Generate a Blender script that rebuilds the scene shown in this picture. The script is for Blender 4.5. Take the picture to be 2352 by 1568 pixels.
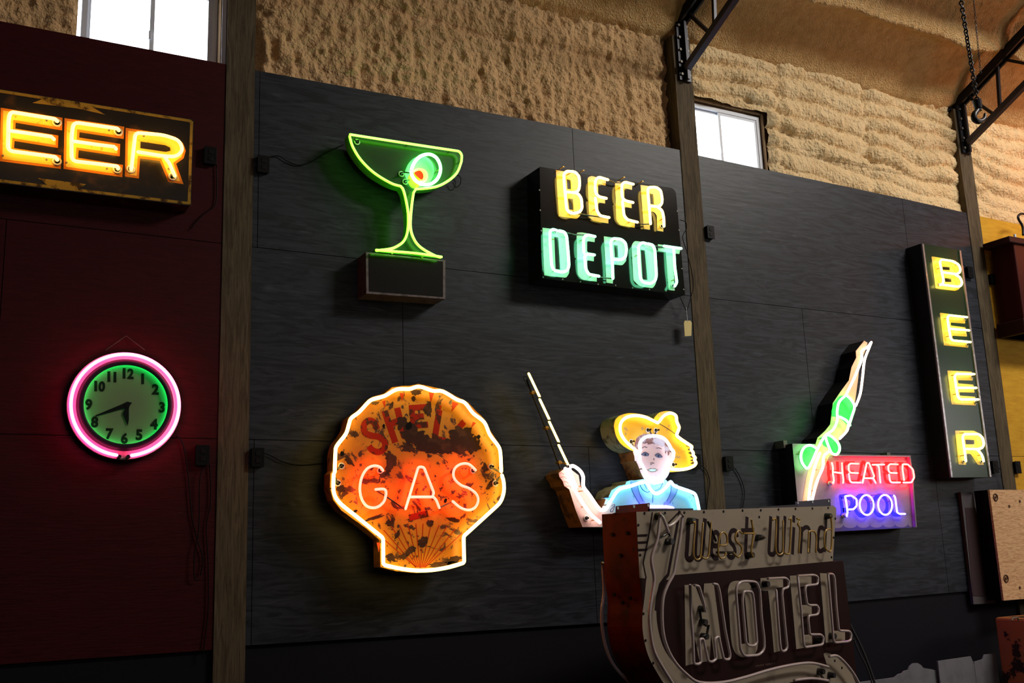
import bpy, bmesh, math, random
from mathutils import Vector, Matrix, noise
random.seed(7)
SC = bpy.context.scene
for o in list(bpy.data.objects): bpy.data.objects.remove(o)

# ---------------------------------------------------------------- camera
D = 6.26                      # distance of the lens from the wall with the signs, metres
CAM = Vector((0, -D, 1.6))
F = 2355.8
M0 = ((0.87613459, 0.03576801, -0.48073779), (0.06765564, 0.97825015, 0.19608509), (0.47729539, -0.20432155, 0.85465889))
RT = Vector((M0[0][0], M0[0][2], -M0[0][1])); UP = -Vector((M0[1][0], M0[1][2], -M0[1][1])); BK = -Vector((M0[2][0], M0[2][2], -M0[2][1]))
cd = bpy.data.cameras.new('camera'); cam = bpy.data.objects.new('camera', cd); SC.collection.objects.link(cam)
cam.matrix_world = Matrix(((RT.x, UP.x, BK.x, CAM.x), (RT.y, UP.y, BK.y, CAM.y), (RT.z, UP.z, BK.z, CAM.z), (0, 0, 0, 1)))
cd.sensor_width = 36; cd.lens = 36 * F / 2352; cd.clip_start = .05; cd.clip_end = 100
SC.camera = cam

# ---------------------------------------------------------------- world, lamps, exposure
w = bpy.data.worlds.new('world'); SC.world = w; w.use_nodes = True
bg = w.node_tree.nodes['Background']; bg.inputs[0].default_value = (.86, .93, 1, 1); bg.inputs[1].default_value = 5
SC.view_settings.view_transform = 'Standard'; SC.view_settings.look = 'None'
SC.view_settings.exposure = 0; SC.view_settings.gamma = 1
try: SC.view_settings.use_curve_mapping = False
except Exception: pass
SC.cycles.use_denoising = True
SC.cycles.max_bounces = 5; SC.cycles.diffuse_bounces = 4; SC.cycles.sample_clamp_indirect = 3

def area(name, loc, target, sx, sy, power, col):
    l = bpy.data.lights.new(name, 'AREA'); l.shape = 'RECTANGLE'; l.size = sx; l.size_y = sy; l.energy = power; l.color = col
    o = bpy.data.objects.new(name, l); SC.collection.objects.link(o); o.location = loc
    o.rotation_euler = (Vector(target) - Vector(loc)).to_track_quat('-Z', 'Y').to_euler()
    return o
area('added_high_light', (10.0, -6.0, 8.4), (7.2, 0, 5.4), 3.2, 1.1, 500, (1, .95, .86))      # added lamp for high daylight on the upper foam, no opening built
area('added_up_light', (12.6, -5.6, 3.3), (8.6, -.5, 6.2), 3.2, 1.6, 70, (1, .96, .92))      # added lamp tilted up to brighten the foam and spare the lower wall
area('added_fill_light', (1, -12.5, 5.0), (1.5, 0, 5.2), 5.0, 1.0, 40, (.98, .94, .98))       # added soft fill from behind the camera, no windows built there
area('red_neon_glow', (10.9, -1.3, 4.8), (9.9, -.6, 6.2), .6, .3, 17, (1, .25, .06))        # neon sign further right along the wall

# ---------------------------------------------------------------- helpers
def ray(px, py):
    c = (px - 1176, py - 784, F)
    r = [sum(M0[i][j] * c[i] for i in range(3)) for j in range(3)]
    return Vector((r[0], r[2], -r[1]))
def atY(px, py, y):
    d = ray(px, py); return CAM + d * ((y + D) / d.y)
def atX(px, py, x):
    d = ray(px, py); return CAM + d * (x / d.x)

class Plane:
    def __init__(s, O, n):
        s.O = Vector(O); s.n = Vector(n).normalized(); s.V = Vector((0, 0, 1)); s.U = s.V.cross(s.n)
    def uv(s, p, off=0):
        d = ray(*p[:2]); O = s.O + s.n * off
        q = CAM + d * ((O - CAM).dot(s.n) / d.dot(s.n)) - s.O
        return (q.dot(s.U), q.dot(s.V))
    def w(s, q, off=0): return s.O + s.U * q[0] + s.V * q[1] + s.n * off
WALL = Plane((0, 0, 0), (0, -1, 0))

def Z(x0, y0, sc):            # a magnified detail -> photograph pixels
    def f(pts):
        if isinstance(pts[0], (int, float)): return (x0 + pts[0] / sc, y0 + pts[1] / sc) + tuple(pts[2:])
        return [(x0 + p[0] / sc, y0 + p[1] / sc) + tuple(p[2:]) for p in pts]
    f.s = sc
    return f
def cr(P, n=5, closed=False):  # smooth curve through points
    out = []; N = len(P)
    g = (lambda i: P[i % N]) if closed else (lambda i: P[max(0, min(N - 1, i))])
    for i in range(N if closed else N - 1):
        a, b, c, d = g(i - 1), g(i), g(i + 1), g(i + 2)
        for k in range(n):
            t = k / n
            out.append(tuple(.5 * (2 * b[j] + (c[j] - a[j]) * t + (2 * a[j] - 5 * b[j] + 4 * c[j] - d[j]) * t * t + (3 * b[j] - a[j] - 3 * c[j] + d[j]) * t ** 3) for j in (0, 1)))
    if not closed: out.append(tuple(P[-1][:2]))
    return out
def fil(P, r=6, closed=False, n=4):  # straight runs with rounded bends
    out = []; N = len(P)
    for i, p in enumerate(P):
        if not closed and i in (0, N - 1): out.append(tuple(p[:2])); continue
        a, c = Vector(P[i - 1][:2]), Vector(P[(i + 1) % N][:2]); b = Vector(p[:2])
        rr = p[2] if len(p) > 2 else r
        la, lc = (a - b).length, (c - b).length
        k = min(rr, la * .48, lc * .48)
        if k < .3: out.append(tuple(b)); continue
        s, e = b + (a - b) / la * k, b + (c - b) / lc * k
        for j in range(n + 1):
            t = j / n; q = s * (1 - t) ** 2 + b * 2 * t * (1 - t) + e * t * t; out.append(tuple(q))
    return out

ROOT = {}
def tag(o, label=None, cat=None, group=None, kind=None):
    if label: o['label'] = label
    if cat: o['category'] = cat
    if group: o['group'] = group
    if kind: o['kind'] = kind
    return o
def thing(name, label, cat, loc, group=None):
    o = bpy.data.objects.new(name, None); SC.collection.objects.link(o); o.location = loc; o.empty_display_size = .1
    ROOT[o.name] = Vector(loc); return tag(o, label, cat, group)

class MB:
    def __init__(s): s.v = []; s.f = []; s.sm = []
    def add(s, vs, fs, smooth=False):
        b = len(s.v); s.v += [tuple(x) for x in vs]; s.f += [tuple(i + b for i in f) for f in fs]; s.sm += [smooth] * len(fs); return s
    def poly(s, pl, uv, o0, o1):          # prism of a flat outline between two offsets
        area_ = sum(uv[i - 1][0] * uv[i][1] - uv[i][0] * uv[i - 1][1] for i in range(len(uv)))
        if area_ < 0: uv = uv[::-1]
        n = len(uv); vs = [pl.w(q, o1) for q in uv] + [pl.w(q, o0) for q in uv]
        fs = [tuple(range(n)), tuple(reversed(range(n, 2 * n)))] + [(i, i + n, (i + 1) % n + n, (i + 1) % n) for i in range(n)]
        return s.add(vs, fs)
    def ppx(s, pl, px, o0, o1): return s.poly(pl, [pl.uv(p, o1) for p in px], o0, o1)
    def side(s, pl, uv):
        pass
    def stroke(s, pl, uv, wd, o0, o1, closed=False, ext=0):
        P = [Vector(q) for q in uv]; N = len(P)
        if ext and not closed:
            P[0] = P[0] + (P[0] - P[1]).normalized() * ext; P[-1] = P[-1] + (P[-1] - P[-2]).normalized() * ext
        L = []; R = []
        for i in range(N):
            a = P[i - 1] if (i or closed) else None; c = P[(i + 1) % N] if (i < N - 1 or closed) else None
            d1 = (P[i] - a).normalized() if a is not None and (P[i] - a).length > 1e-9 else None
            d2 = (c - P[i]).normalized() if c is not None and (c - P[i]).length > 1e-9 else None
            d1 = d1 or d2; d2 = d2 or d1
            t = (d1 + d2); t = t.normalized() if t.length > 1e-6 else d1
            nrm = Vector((-t.y, t.x)); k = min(2.0, 1 / max(.3, nrm.dot(Vector((-d1.y, d1.x)))))
            L.append(P[i] + nrm * wd / 2 * k); R.append(P[i] - nrm * wd / 2 * k)
        vs = [pl.w(q, o1) for q in L] + [pl.w(q, o1) for q in R] + [pl.w(q, o0) for q in L] + [pl.w(q, o0) for q in R]
        fs = []
        for i in range(N if closed else N - 1):
            j = (i + 1) % N
            fs += [(i, i + N, j + N, j), (i, j, j + 2 * N, i + 2 * N), (j + N, i + N, i + 3 * N, j + 3 * N)]
        if not closed: fs += [(0, 2 * N, 3 * N, N), (N - 1, 2 * N - 1, 4 * N - 1, 3 * N - 1)]
        return s.add(vs, fs)
    def spx(s, pl, px, wd, o0, o1, closed=False, ext=0): return s.stroke(pl, [pl.uv(p, o1) for p in px], wd, o0, o1, closed, ext)
    def tube3(s, P, r, n=8, closed=False, taper=None):
        P = [Vector(p) for p in P]; Q = [P[0]]
        for p in P[1:]:
            if (p - Q[-1]).length > 1e-5: Q.append(p)
        P = Q
        if closed and (P[0] - P[-1]).length < 1e-5: P.pop()
        N = len(P); vs = []
        ref = None
        for i in range(N):
            a = P[i - 1] if (i or closed) else P[i]; c = P[(i + 1) % N] if (i < N - 1 or closed) else P[i]
            t = (c - a).normalized()
            if t.length < .5: t = Vector((0, 0, 1))
            if ref is None: ref = t.orthogonal().normalized()
            ref = (ref - t * ref.dot(t)); ref = ref.normalized() if ref.length > 1e-6 else t.orthogonal().normalized()
            bi = t.cross(ref); rr = r * (taper[i] if taper else 1)
            vs += [P[i] + (ref * math.cos(2 * math.pi * k / n) + bi * math.sin(2 * math.pi * k / n)) * rr for k in range(n)]
        fs = []
        for i in range(N if closed else N - 1):
            j = (i + 1) % N
            # align ring seam when closing
            sh = 0
            if closed and j == 0:
                sh = min(range(n), key=lambda q: (vs[i * n] - vs[q]).length)
            fs += [(i * n + k, i * n + (k + 1) % n, j * n + (k + 1 + sh) % n, j * n + (k + sh) % n) for k in range(n)]
        if not closed:
            for e, sg in ((0, -1), (N - 1, 1)):
                t = ((P[1] - P[0]) if e == 0 else (P[-1] - P[-2])).normalized() * sg
                b = len(vs); base = [vs[e * n + k] for k in range(n)]; ce = P[e]; rr = (base[0] - ce).length
                vs += [ce + (q - ce) * .7 + t * rr * .7 for q in base] + [ce + t * rr]
                for k in range(n):
                    k2 = (k + 1) % n
                    fs += [(e * n + k, e * n + k2, b + k2, b + k), (b + k, b + k2, b + n)]
        return s.add(vs, fs, True)
    def tube(s, pl, px, off, r, n=8, closed=False): return s.tube3([pl.w(pl.uv(p, off), off) for p in px], r, n, closed)
    def cyl(s, p0, p1, r, n=12, r2=None):
        p0, p1 = Vector(p0), Vector(p1); t = (p1 - p0).normalized(); a = t.orthogonal().normalized(); b = t.cross(a); r2 = r if r2 is None else r2
        vs = [p0 + (a * math.cos(2 * math.pi * k / n) + b * math.sin(2 * math.pi * k / n)) * r for k in range(n)] + [p1 + (a * math.cos(2 * math.pi * k / n) + b * math.sin(2 * math.pi * k / n)) * r2 for k in range(n)]
        s.add(vs, [tuple(reversed(range(n))), tuple(range(n, 2 * n))]); return s.add(vs, [(k, (k + 1) % n, (k + 1) % n + n, k + n) for k in range(n)], True)
    def box(s, lo, hi):
        x0, y0, z0 = lo; x1, y1, z1 = hi
        vs = [(x, y, z) for z in (z0, z1) for y in (y0, y1) for x in (x0, x1)]
        return s.add(vs, [(0, 2, 3, 1), (4, 5, 7, 6), (0, 1, 5, 4), (2, 6, 7, 3), (0, 4, 6, 2), (1, 3, 7, 5)])
    def beam(s, p0, p1, wx, wn, up=(0, 0, 1)):   # rectangular bar from p0 to p1
        p0, p1 = Vector(p0), Vector(p1); t = (p1 - p0).normalized(); a = t.cross(Vector(up)).normalized(); b = a.cross(t)
        vs = [p + a * i * wx / 2 + b * j * wn / 2 for p in (p0, p1) for i, j in ((-1, -1), (1, -1), (1, 1), (-1, 1))]
        return s.add(vs, [(3, 2, 1, 0), (4, 5, 6, 7)] + [(k, (k + 1) % 4, (k + 1) % 4 + 4, k + 4) for k in range(4)])
    def build(s, name, m, parent=None, label=None, bevel=0):
        L = Vector((0, 0, 0)); q = parent
        while q is not None:
            if q.name in ROOT: L = ROOT[q.name]
            q = q.parent
        org = L
        me = bpy.data.meshes.new(name); me.from_pydata([tuple(Vector(v) - org) for v in s.v], [], s.f)
        for p, k in zip(me.polygons, s.sm): p.use_smooth = k
        me.validate(); me.update(); me.materials.append(m)
        o = bpy.data.objects.new(name, me); SC.collection.objects.link(o)
        if parent is not None: o.parent = parent
        if label: o['label'] = label
        if bevel:
            b = o.modifiers.new('bevel', 'BEVEL'); b.width = bevel; b.segments = 2; b.limit_method = 'ANGLE'
        return o

def mat(name, col, rough=.6, metal=0, emit=None, es=0, spots=None, bump=None, grain=None, coat=0, spec=0):
    m = bpy.data.materials.new(name); m.use_nodes = True; nt = m.node_tree; b = nt.nodes['Principled BSDF']
    b.inputs['Base Color'].default_value = (*col, 1); b.inputs['Roughness'].default_value = rough; b.inputs['Metallic'].default_value = metal
    b.inputs['Specular IOR Level'].default_value = .5 if (rough < .4 or metal or spec == 1) else (spec or .12)
    if coat: b.inputs['Coat Weight'].default_value = coat; b.inputs['Coat Roughness'].default_value = .12
    if emit:
        b.inputs['Emission Color'].default_value = (*emit, 1); b.inputs['Emission Strength'].default_value = es
    tc = nt.nodes.new('ShaderNodeTexCoord'); last = None
    def layer(c2, scale, lo, hi, detail=6, stretch=(1, 1, 1), dist=0, rgh=.6):
        nonlocal last
        mp = nt.nodes.new('ShaderNodeMapping'); mp.inputs['Scale'].default_value = stretch; nt.links.new(tc.outputs['Object'], mp.inputs[0])
        n = nt.nodes.new('ShaderNodeTexNoise'); n.inputs['Scale'].default_value = scale; n.inputs['Detail'].default_value = detail; n.inputs['Distortion'].default_value = dist; n.inputs['Roughness'].default_value = rgh
        nt.links.new(mp.outputs[0], n.inputs['Vector'])
        r = nt.nodes.new('ShaderNodeMapRange'); r.inputs[1].default_value = lo; r.inputs[2].default_value = hi; nt.links.new(n.outputs['Fac'], r.inputs[0])
        x = nt.nodes.new('ShaderNodeMix'); x.data_type = 'RGBA'; nt.links.new(r.outputs[0], x.inputs[0])
        if last is None: x.inputs[6].default_value = (*col, 1)
        else: nt.links.new(last, x.inputs[6])
        x.inputs[7].default_value = (*c2, 1); last = x.outputs[2]
    for sp in (grain or []): layer(*sp)
    for sp in (spots or []): layer(*sp)
    if last is not None: nt.links.new(last, b.inputs['Base Color'])
    if bump:
        sc_, st, stretch = (list(bump) + [(1, 1, 1)])[:3]
        mp = nt.nodes.new('ShaderNodeMapping'); mp.inputs['Scale'].default_value = stretch; nt.links.new(tc.outputs['Object'], mp.inputs[0])
        n = nt.nodes.new('ShaderNodeTexNoise'); n.inputs['Scale'].default_value = sc_; n.inputs['Detail'].default_value = 5; nt.links.new(mp.outputs[0], n.inputs['Vector'])
        bp = nt.nodes.new('ShaderNodeBump'); bp.inputs['Strength'].default_value = st; bp.inputs['Distance'].default_value = .03 if 'foam' in name else .01
        nt.links.new(n.outputs['Fac'], bp.inputs['Height']); nt.links.new(bp.outputs[0], b.inputs['Normal'])
    return m
def neon(name, col): return mat('neon_' + name, (.9, .9, .9), .3, 0, col, 1)

M = dict(
    gray_ply=mat('gray_plywood', (.029, .033, .045), .42, spec=.22, grain=[((.014, .0165, .022), 2.2, .42, .6, 6, (.7, 1, 5), 3.5), ((.050, .057, .075), 1.7, .56, .74, 9, (.5, 1, 6), 5)], bump=(5, .12, (.8, 1, 6))),
    red_ply=mat('red_plywood', (.050, .0045, .006), .5, grain=[((.034, .0035, .004), 5, .4, .65, 6, (1, 1, 8), 1.5)], bump=(8, .2, (1, 1, 10))),
    yel_ply=mat('yellow_plywood', (.62, .34, .03), .6, grain=[((.5, .25, .02), 5, .4, .7, 5, (1, 1, 5))]),
    lower=mat('black_metal_siding', (.008, .008, .012), .6),
    foam=mat('spray_foam', (.82, .61, .33), .7, spec=1, grain=[((.76, .52, .25), 7, .42, .7, 8, (1, 1, 1), .5), ((.86, .72, .47), 14, .6, .8, 6)], bump=(42, 1)),
    brown_foam=mat('browned_spray_foam', (.70, .45, .22), .7, spec=.3, grain=[((.60, .36, .16), 7, .42, .7, 8, (1, 1, 1), .5), ((.78, .55, .3), 14, .6, .8, 6)], bump=(42, 1)),
    foam_ceiling=mat('ceiling_foam', (.74, .47, .19), .5, spec=1, grain=[((.60, .35, .12), 10, .4, .65, 8), ((.84, .62, .32), 30, .55, .8, 4)], bump=(70, 1)),
    post=mat('weathered_post_wood', (.115, .088, .055), .75, grain=[((.06, .045, .027), 16, .4, .62, 8, (3, 3, .25), 1), ((.15, .12, .08), 5, .6, .8, 5, (3, 3, .3))], bump=(30, .3, (3, 3, .2))),
    jamb=mat('raw_lumber', (.3, .19, .1), .75, grain=[((.2, .12, .06), 14, .4, .65, 6, (3, 3, .3))]),
    steel=mat('black_steel', (.012, .012, .018), .38, .5, spots=[((.1, .06, .05), 25, .68, .74)]),
    bluesteel=mat('gunmetal_steel', (.035, .035, .06), .4, .5),
    vinyl=mat('white_vinyl', (.75, .78, .85), .4),
    black=mat('black_enamel', (.006, .006, .006), .22),
    blackp=mat('black_plastic', (.003, .003, .004), .5),
    rubber=mat('black_rubber', (.006, .005, .005), .5),
    glassblk=mat('blacked_out_glass', (.01, .01, .01), .15),
    white_ring=mat('white_porcelain', (.75, .72, .68), .3),
    screw=mat('dull_screw', (.13, .12, .1), .5, .6),
    brass=mat('brass_clip', (.5, .3, .08), .35, .8),
    concrete=mat('dark_concrete', (.03, .03, .035), .7, grain=[((.02, .02, .022), 3, .4, .7)]),
)
N_ = dict(
    yellow=neon('yellow', (7.5, 5.0, .95)), lemon=neon('lemon', (6.2, 5.2, 1.0)), amber=neon('amber', (9, 4.3, .5)), green=neon('green', (.8, 5.2, .12)), teal=neon('teal', (1.6, 9.0, 4.2)),
    pink=neon('pink', (17, .9, 3.6)), red=neon('red', (17, .62, .42)), white=neon('flesh', (4.4, 3.1, 2.8)), dwhite=neon('pale', (4.6, 3.2, 2.6)), lav=neon('lavender', (3.6, 3.9, 5.6)),
    cyan=neon('cyan', (2.4, 6.4, 8.4)), blue=neon('blue', (2.2, 1.3, 40)), violet=neon('violet', (3.2, 1.8, 14)), olive=neon('olive', (1.4, 16, 2.4)), orange=neon('orange', (6.0, .75, .05)),
    vgreen=neon('vivid_green', (1.1, 9, 1.6)), dgreen=neon('dial_green', (.1, 9, 1.8)), pred=neon('panel_red', (48, .72, .6)))

# ---------------------------------------------------------------- structure: ground and shell
def struct(o): o['kind'] = 'structure'; return o
XL, XR, YB = -5.0, 15.0, -13.5
m = MB(); m.box((XL - .2, YB - .2, -.15), (XR + .2, .4, 0)); struct(m.build('floor', M['concrete']))
XA, XB, XC = 1.532, 5.243, 8.79; PW = .185
def interp(tab, x):
    if x <= tab[0][0]:  a, b = tab[0], tab[1]
    elif x >= tab[-1][0]: a, b = tab[-2], tab[-1]
    else:
        i = max(k for k in range(len(tab) - 1) if tab[k][0] <= x); a, b = tab[i], tab[i + 1]
    if x < tab[0][0] or x > tab[-1][0]: return a[1] if x < tab[0][0] else b[1]
    return a[1] + (b[1] - a[1]) * (x - a[0]) / (b[0] - a[0])
TOP = [(q.x, q.z) for q in (atY(x, y, 0) for x, y in ((5, 50), (520, 147), (583, 160), (900, 217), (1200, 270), (1559, 343), (1598, 355), (1780, 390), (2217, 487.5), (2345, 520)))]
BOT = [(q.x, q.z) for q in (atY(x, y, 0) for x, y in ((5, 1523), (488, 1493), (563, 1483), (1000, 1456), (1385, 1431), (1950, 1382), (2230, 1357)))]
SEAM1, SEAM2 = .1206 * D + 1.6, .3169 * D + 1.6
OPEN = [(atY(187, 50, .12).x - .03, XA - PW / 2 - .02), (XB + PW / 2 - .02, atY(1752, 320, .12).x + .01)]; OT = atY(1700, 254, .12).z
m = MB(); m.box((XL, .21, 0), (XR, .24, 4.72)); m.box((XL, .21, OT), (XR, .24, 6.3)); m.box((XL, .21, 4.72), (OPEN[0][0], .24, OT)); m.box((OPEN[0][1], .21, 4.72), (OPEN[1][0], .24, OT)); m.box((OPEN[1][1], .21, 4.72), (XR, .24, OT))
WB = struct(m.build('wall_back', M['lower']))
for a_, b_ in ((XL, XA - PW / 2), (XA + PW / 2, XB - PW / 2), (XB + PW / 2, XC - PW / 2), (XC + PW / 2, XR)):
    m = MB(); m.box((a_, .02, 0), (b_, .09, 1.3)); m.build('lower_siding', M['lower'], WB)
def sheet(x0, x1, z0a, z0b, z1a, z1b, material):
    g = .0022
    m = MB(); pl = WALL
    m.poly(pl, [(x0 + g, z0a + g), (x1 - g, z0b + g), (x1 - g, z1b - g), (x0 + g, z1a - g)], -.014, 0)
    return m.build('plywood_sheet', material, WB)
def bay(x0, x1, joints, material):
    for row, (za, zb) in enumerate(((None, SEAM1), (SEAM1, SEAM2), (SEAM2, None))):
        xs = [x0] + [j for j in joints[row] if x0 < j < x1] + [x1]
        for a, b in zip(xs, xs[1:]):
            # the long top and bottom edges follow the cut line of the boards
            lo = (interp(BOT, a), interp(BOT, b)) if za is None else (za, za)
            hi = (interp(TOP, a), interp(TOP, b)) if zb is None else (zb, zb)
            sheet(a, b, lo[0], lo[1], hi[0], hi[1], material)
h = PW / 2
bay(XL, XA - h, ([-3.44, -1.0], [-2.2, .22], [-3.44, -1.0]), M['red_ply'])
bay(XA + h, XB - h, ([1.66, 4.10], [2.655], [1.66, 4.10]), M['gray_ply'])
bay(XB + h, XC - h, ([7.78], [6.35], [7.78]), M['gray_ply'])
bay(XC + h, XR, ([11.3, 13.7], [10.1, 12.5], [11.3, 13.7]), M['yel_ply'])
for X, lab in ((XA, 'broad weathered wooden post between the red and the grey wall, at the left'), (XB, 'slim weathered wooden post beside the blue-lit window, behind the straw-hat sign'), (XC, 'narrow weathered wooden post at the border of the grey and the yellow wall')):
    t = thing('wooden_post', lab, 'post', (X, 0, 0))
    m = MB(); m.box((X - h, -.006, 0), (X + h, .2, 5.86)); m.build('lumber', M['post'], t)
    continue
    m = MB(); m.box((X - h + .055, -.0085, 0), (X - h + .058, -.0055, 6.0)); m.box((X + h - .06, -.0085, 0), (X + h - .057, -.0055, 6.0)); m.build('ply_joint', M['blackp'], t)

# foam
ZE = 6.04; SL = .5
WIN = []
w1a, w1b = atY(187, 50, .12), atY(497, 120, .12); w2b, w2t = atY(1752, 320, .12), atY(1700, 254, .12)
WIN = [(w1a.x - .03, XA - h - .02, 4.72, w2t.z + .0), (XB + h - .02, w2b.x + .01, 4.72, w2t.z)]
def fbm(x, y, z, o=4):
    s = 0; a = 1
    for i in range(o): s += a * noise.noise((x, y, z)); a *= .5; x *= 2.1; y *= 2.1; z *= 2.1
    return s
def wall_h(x, z, bayn):
    if bayn in (0, 1):
        wx = x + .08 * noise.noise((x * 2, z * 1.5, 3))
        st = .018 * noise.noise((wx * 11, z * 1.6, 1.7)) + .013 * noise.noise((wx * 19, z * 4.2, 5)) + .012 * abs(noise.noise((x * 34, z * 20, 7)))
        if z < 5.30: st *= 1.3
        st += .022 * fbm(x * 14, z * 14, 2, 3) + .03 * noise.noise((x * 1.6, z * 2.2, 9)) + .022 * max(0, noise.noise((x * 22, z * 16, 4)))
        st -= .03 * math.exp(-((z - 5.52 + .05 * noise.noise((x, 0, 0))) / .03) ** 2)
        return st
    col = 0 if bayn == 2 and x < 6.35 else (1 if x < 7.45 else 2)
    zz = z +   .12 * noise.noise((x * 1.1, z * .8, col * 7)) + .04 * noise.noise((x * 3, z * 2, col)) + .10 * x
    pitch = .15 if col != 1 else .19
    k = zz / pitch; fr = k - math.floor(k); row = math.floor(k)
    prof = math.sqrt(max(0, 1 - (2 * fr - 1) ** 2))
    amp = .068 + .05 * noise.noise((x * 2.2 + row * 3.7, row * 1.3, col * 5))
    hh = prof * amp + .016 * fbm(x * 15, z * 17, 4, 4) + .010 * abs(noise.noise((x * 36, z * 36, 2))) + .03 * noise.noise((x * 2.5, z * 3, 8))
    for xs in (6.35, 7.45):
        hh -= .035 * math.exp(-((x - xs - .05 * noise.noise((z * 3, xs, 0))) / .06) ** 2)
    if z < 5.05: hh *= .6
    return hh
def foam_wall(x0, x1, bayn, step):
    m = MB(); z0, z1 = 4.55, 6.05
    nx = int((x1 - x0) / step); nz = int((z1 - z0) / step)
    vs = []; idx = {}
    for j in range(nz + 1):
        for i in range(nx + 1):
            x = x0 + (x1 - x0) * i / nx; z = z0 + (z1 - z0) * j / nz
            e = min(x - x0, x1 - x)
            y = .075 - wall_h(x, z, bayn) + (.045 if bayn < 2 else .02) * math.exp(-(e / .06) ** 2)
            for (a, b, c, d) in WIN:              # foam curls back around the window opening
                dx = max(a - x, x - b, 0); dz = max(c - z, z - d, 0); q = math.hypot(dx, dz)
                if q < .12: y += .05 * (1 - q / .12) ** 2
            vs.append((x, min(y, .16), z))
    fs = []
    for j in range(nz):
        for i in range(nx):
            x = x0 + (x1 - x0) * (i + .5) / nx; z = z0 + (z1 - z0) * (j + .5) / nz
            if any(a < x < b and c < z < d for a, b, c, d in WIN): continue
            p = j * (nx + 1) + i; fs.append((p, p + 1, p + nx + 2, p + nx + 1))
    m.add(vs, fs, True); return m.build('spray_foam', M['foam'] if bayn > 1 else M['brown_foam'], WB)
foam_wall(XL, -.4, 0, .06); foam_wall(-.4, XA - h + .002, 0, .014)
foam_wall(XA + h, XB - h, 1, .0125); foam_wall(XB + h, XC - h, 2, .0125); foam_wall(XC + h, 11.2, 3, .02); foam_wall(11.2, XR, 3, .08)

def roof_z(x, y):
    s = -y
    z = ZE + SL * s
    k = (s - .60) / .64; fr = (k - round(k)) * .64
    if s > .3:
        z -= .17 * math.exp(-((fr - .0) / (.10 if fr < 0 else .055)) ** 2) * (1 + .35 * noise.noise((x * 2, round(k), 3)))
    z -= .17 * math.exp(-max(s, 0) / .16)
    for xc in (XA, XB, XC): z += .07 * math.exp(-((x - xc) / .14) ** 2)
    g = .010 * fbm(x * 18, y * 18, 1, 3) + .02 * noise.noise((x * 1.5, y * 1.5, 2))
    if s > .58: g += .035 * abs(noise.noise((x * 20, y * 11, 6))) + .018 * noise.noise((x * 30, y * 22, 2))
    return z - g
def roof(x0, x1, y0, y1, step):
    nx = int((x1 - x0) / step); ny = int((y1 - y0) / step); vs = []
    for j in range(ny + 1):
        for i in range(nx + 1):
            x = x0 + (x1 - x0) * i / nx; y = y0 + (y1 - y0) * j / ny; vs.append((x, y, roof_z(x, y)))
    fs = [(j * (nx + 1) + i, j * (nx + 1) + i + nx + 1, j * (nx + 1) + i + nx + 2, j * (nx + 1) + i + 1) for j in range(ny) for i in range(nx)]
    return MB().add(vs, fs, True)
CE = struct(roof(2.0, 11.0, -2.4, .15, .019).build('ceiling', M['foam_ceiling']))
roof(XL, 2.0, -2.4, .15, .1).build('roof_foam', M['foam_ceiling'], CE); roof(11.0, XR, -2.4, .15, .1).build('roof_foam', M['foam_ceiling'], CE)
zr = ZE + SL * 6.75
m = MB(); m.add([(XL, -2.38, ZE + SL * 2.38), (XR, -2.38, ZE + SL * 2.38), (XR, -6.75, zr), (XL, -6.75, zr), (XR, YB, ZE), (XL, YB, ZE)], [(0, 3, 2, 1), (3, 5, 4, 2)]); m.build('roof_foam', M['foam_ceiling'], CE)
m = MB(); m.box((XL, YB - .1, 0), (XR, YB, 6)); struct(m.build('wall_front', M['gray_ply']))
for nm, x in (('wall_left', XL), ('wall_right', XR)):
    s_ = -.1 if x < 0 else 0
    m = MB(); pts = [(YB, 0), (.3, 0), (.3, ZE), (-6.75, zr), (YB, ZE)]
    vs = [(x + s_, y, z) for y, z in pts] + [(x + s_ + .1, y, z) for y, z in pts]
    m.add(vs, [(0, 1, 2, 3, 4), (9, 8, 7, 6, 5)] + [(i, i + 5, (i + 1) % 5 + 5, (i + 1) % 5) for i in range(5)]); struct(m.build(nm, M['red_ply'] if x < 0 else M['foam_ceiling']))
(a1, b1, c1, d1), (a2, b2, c2, d2) = WIN
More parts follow.
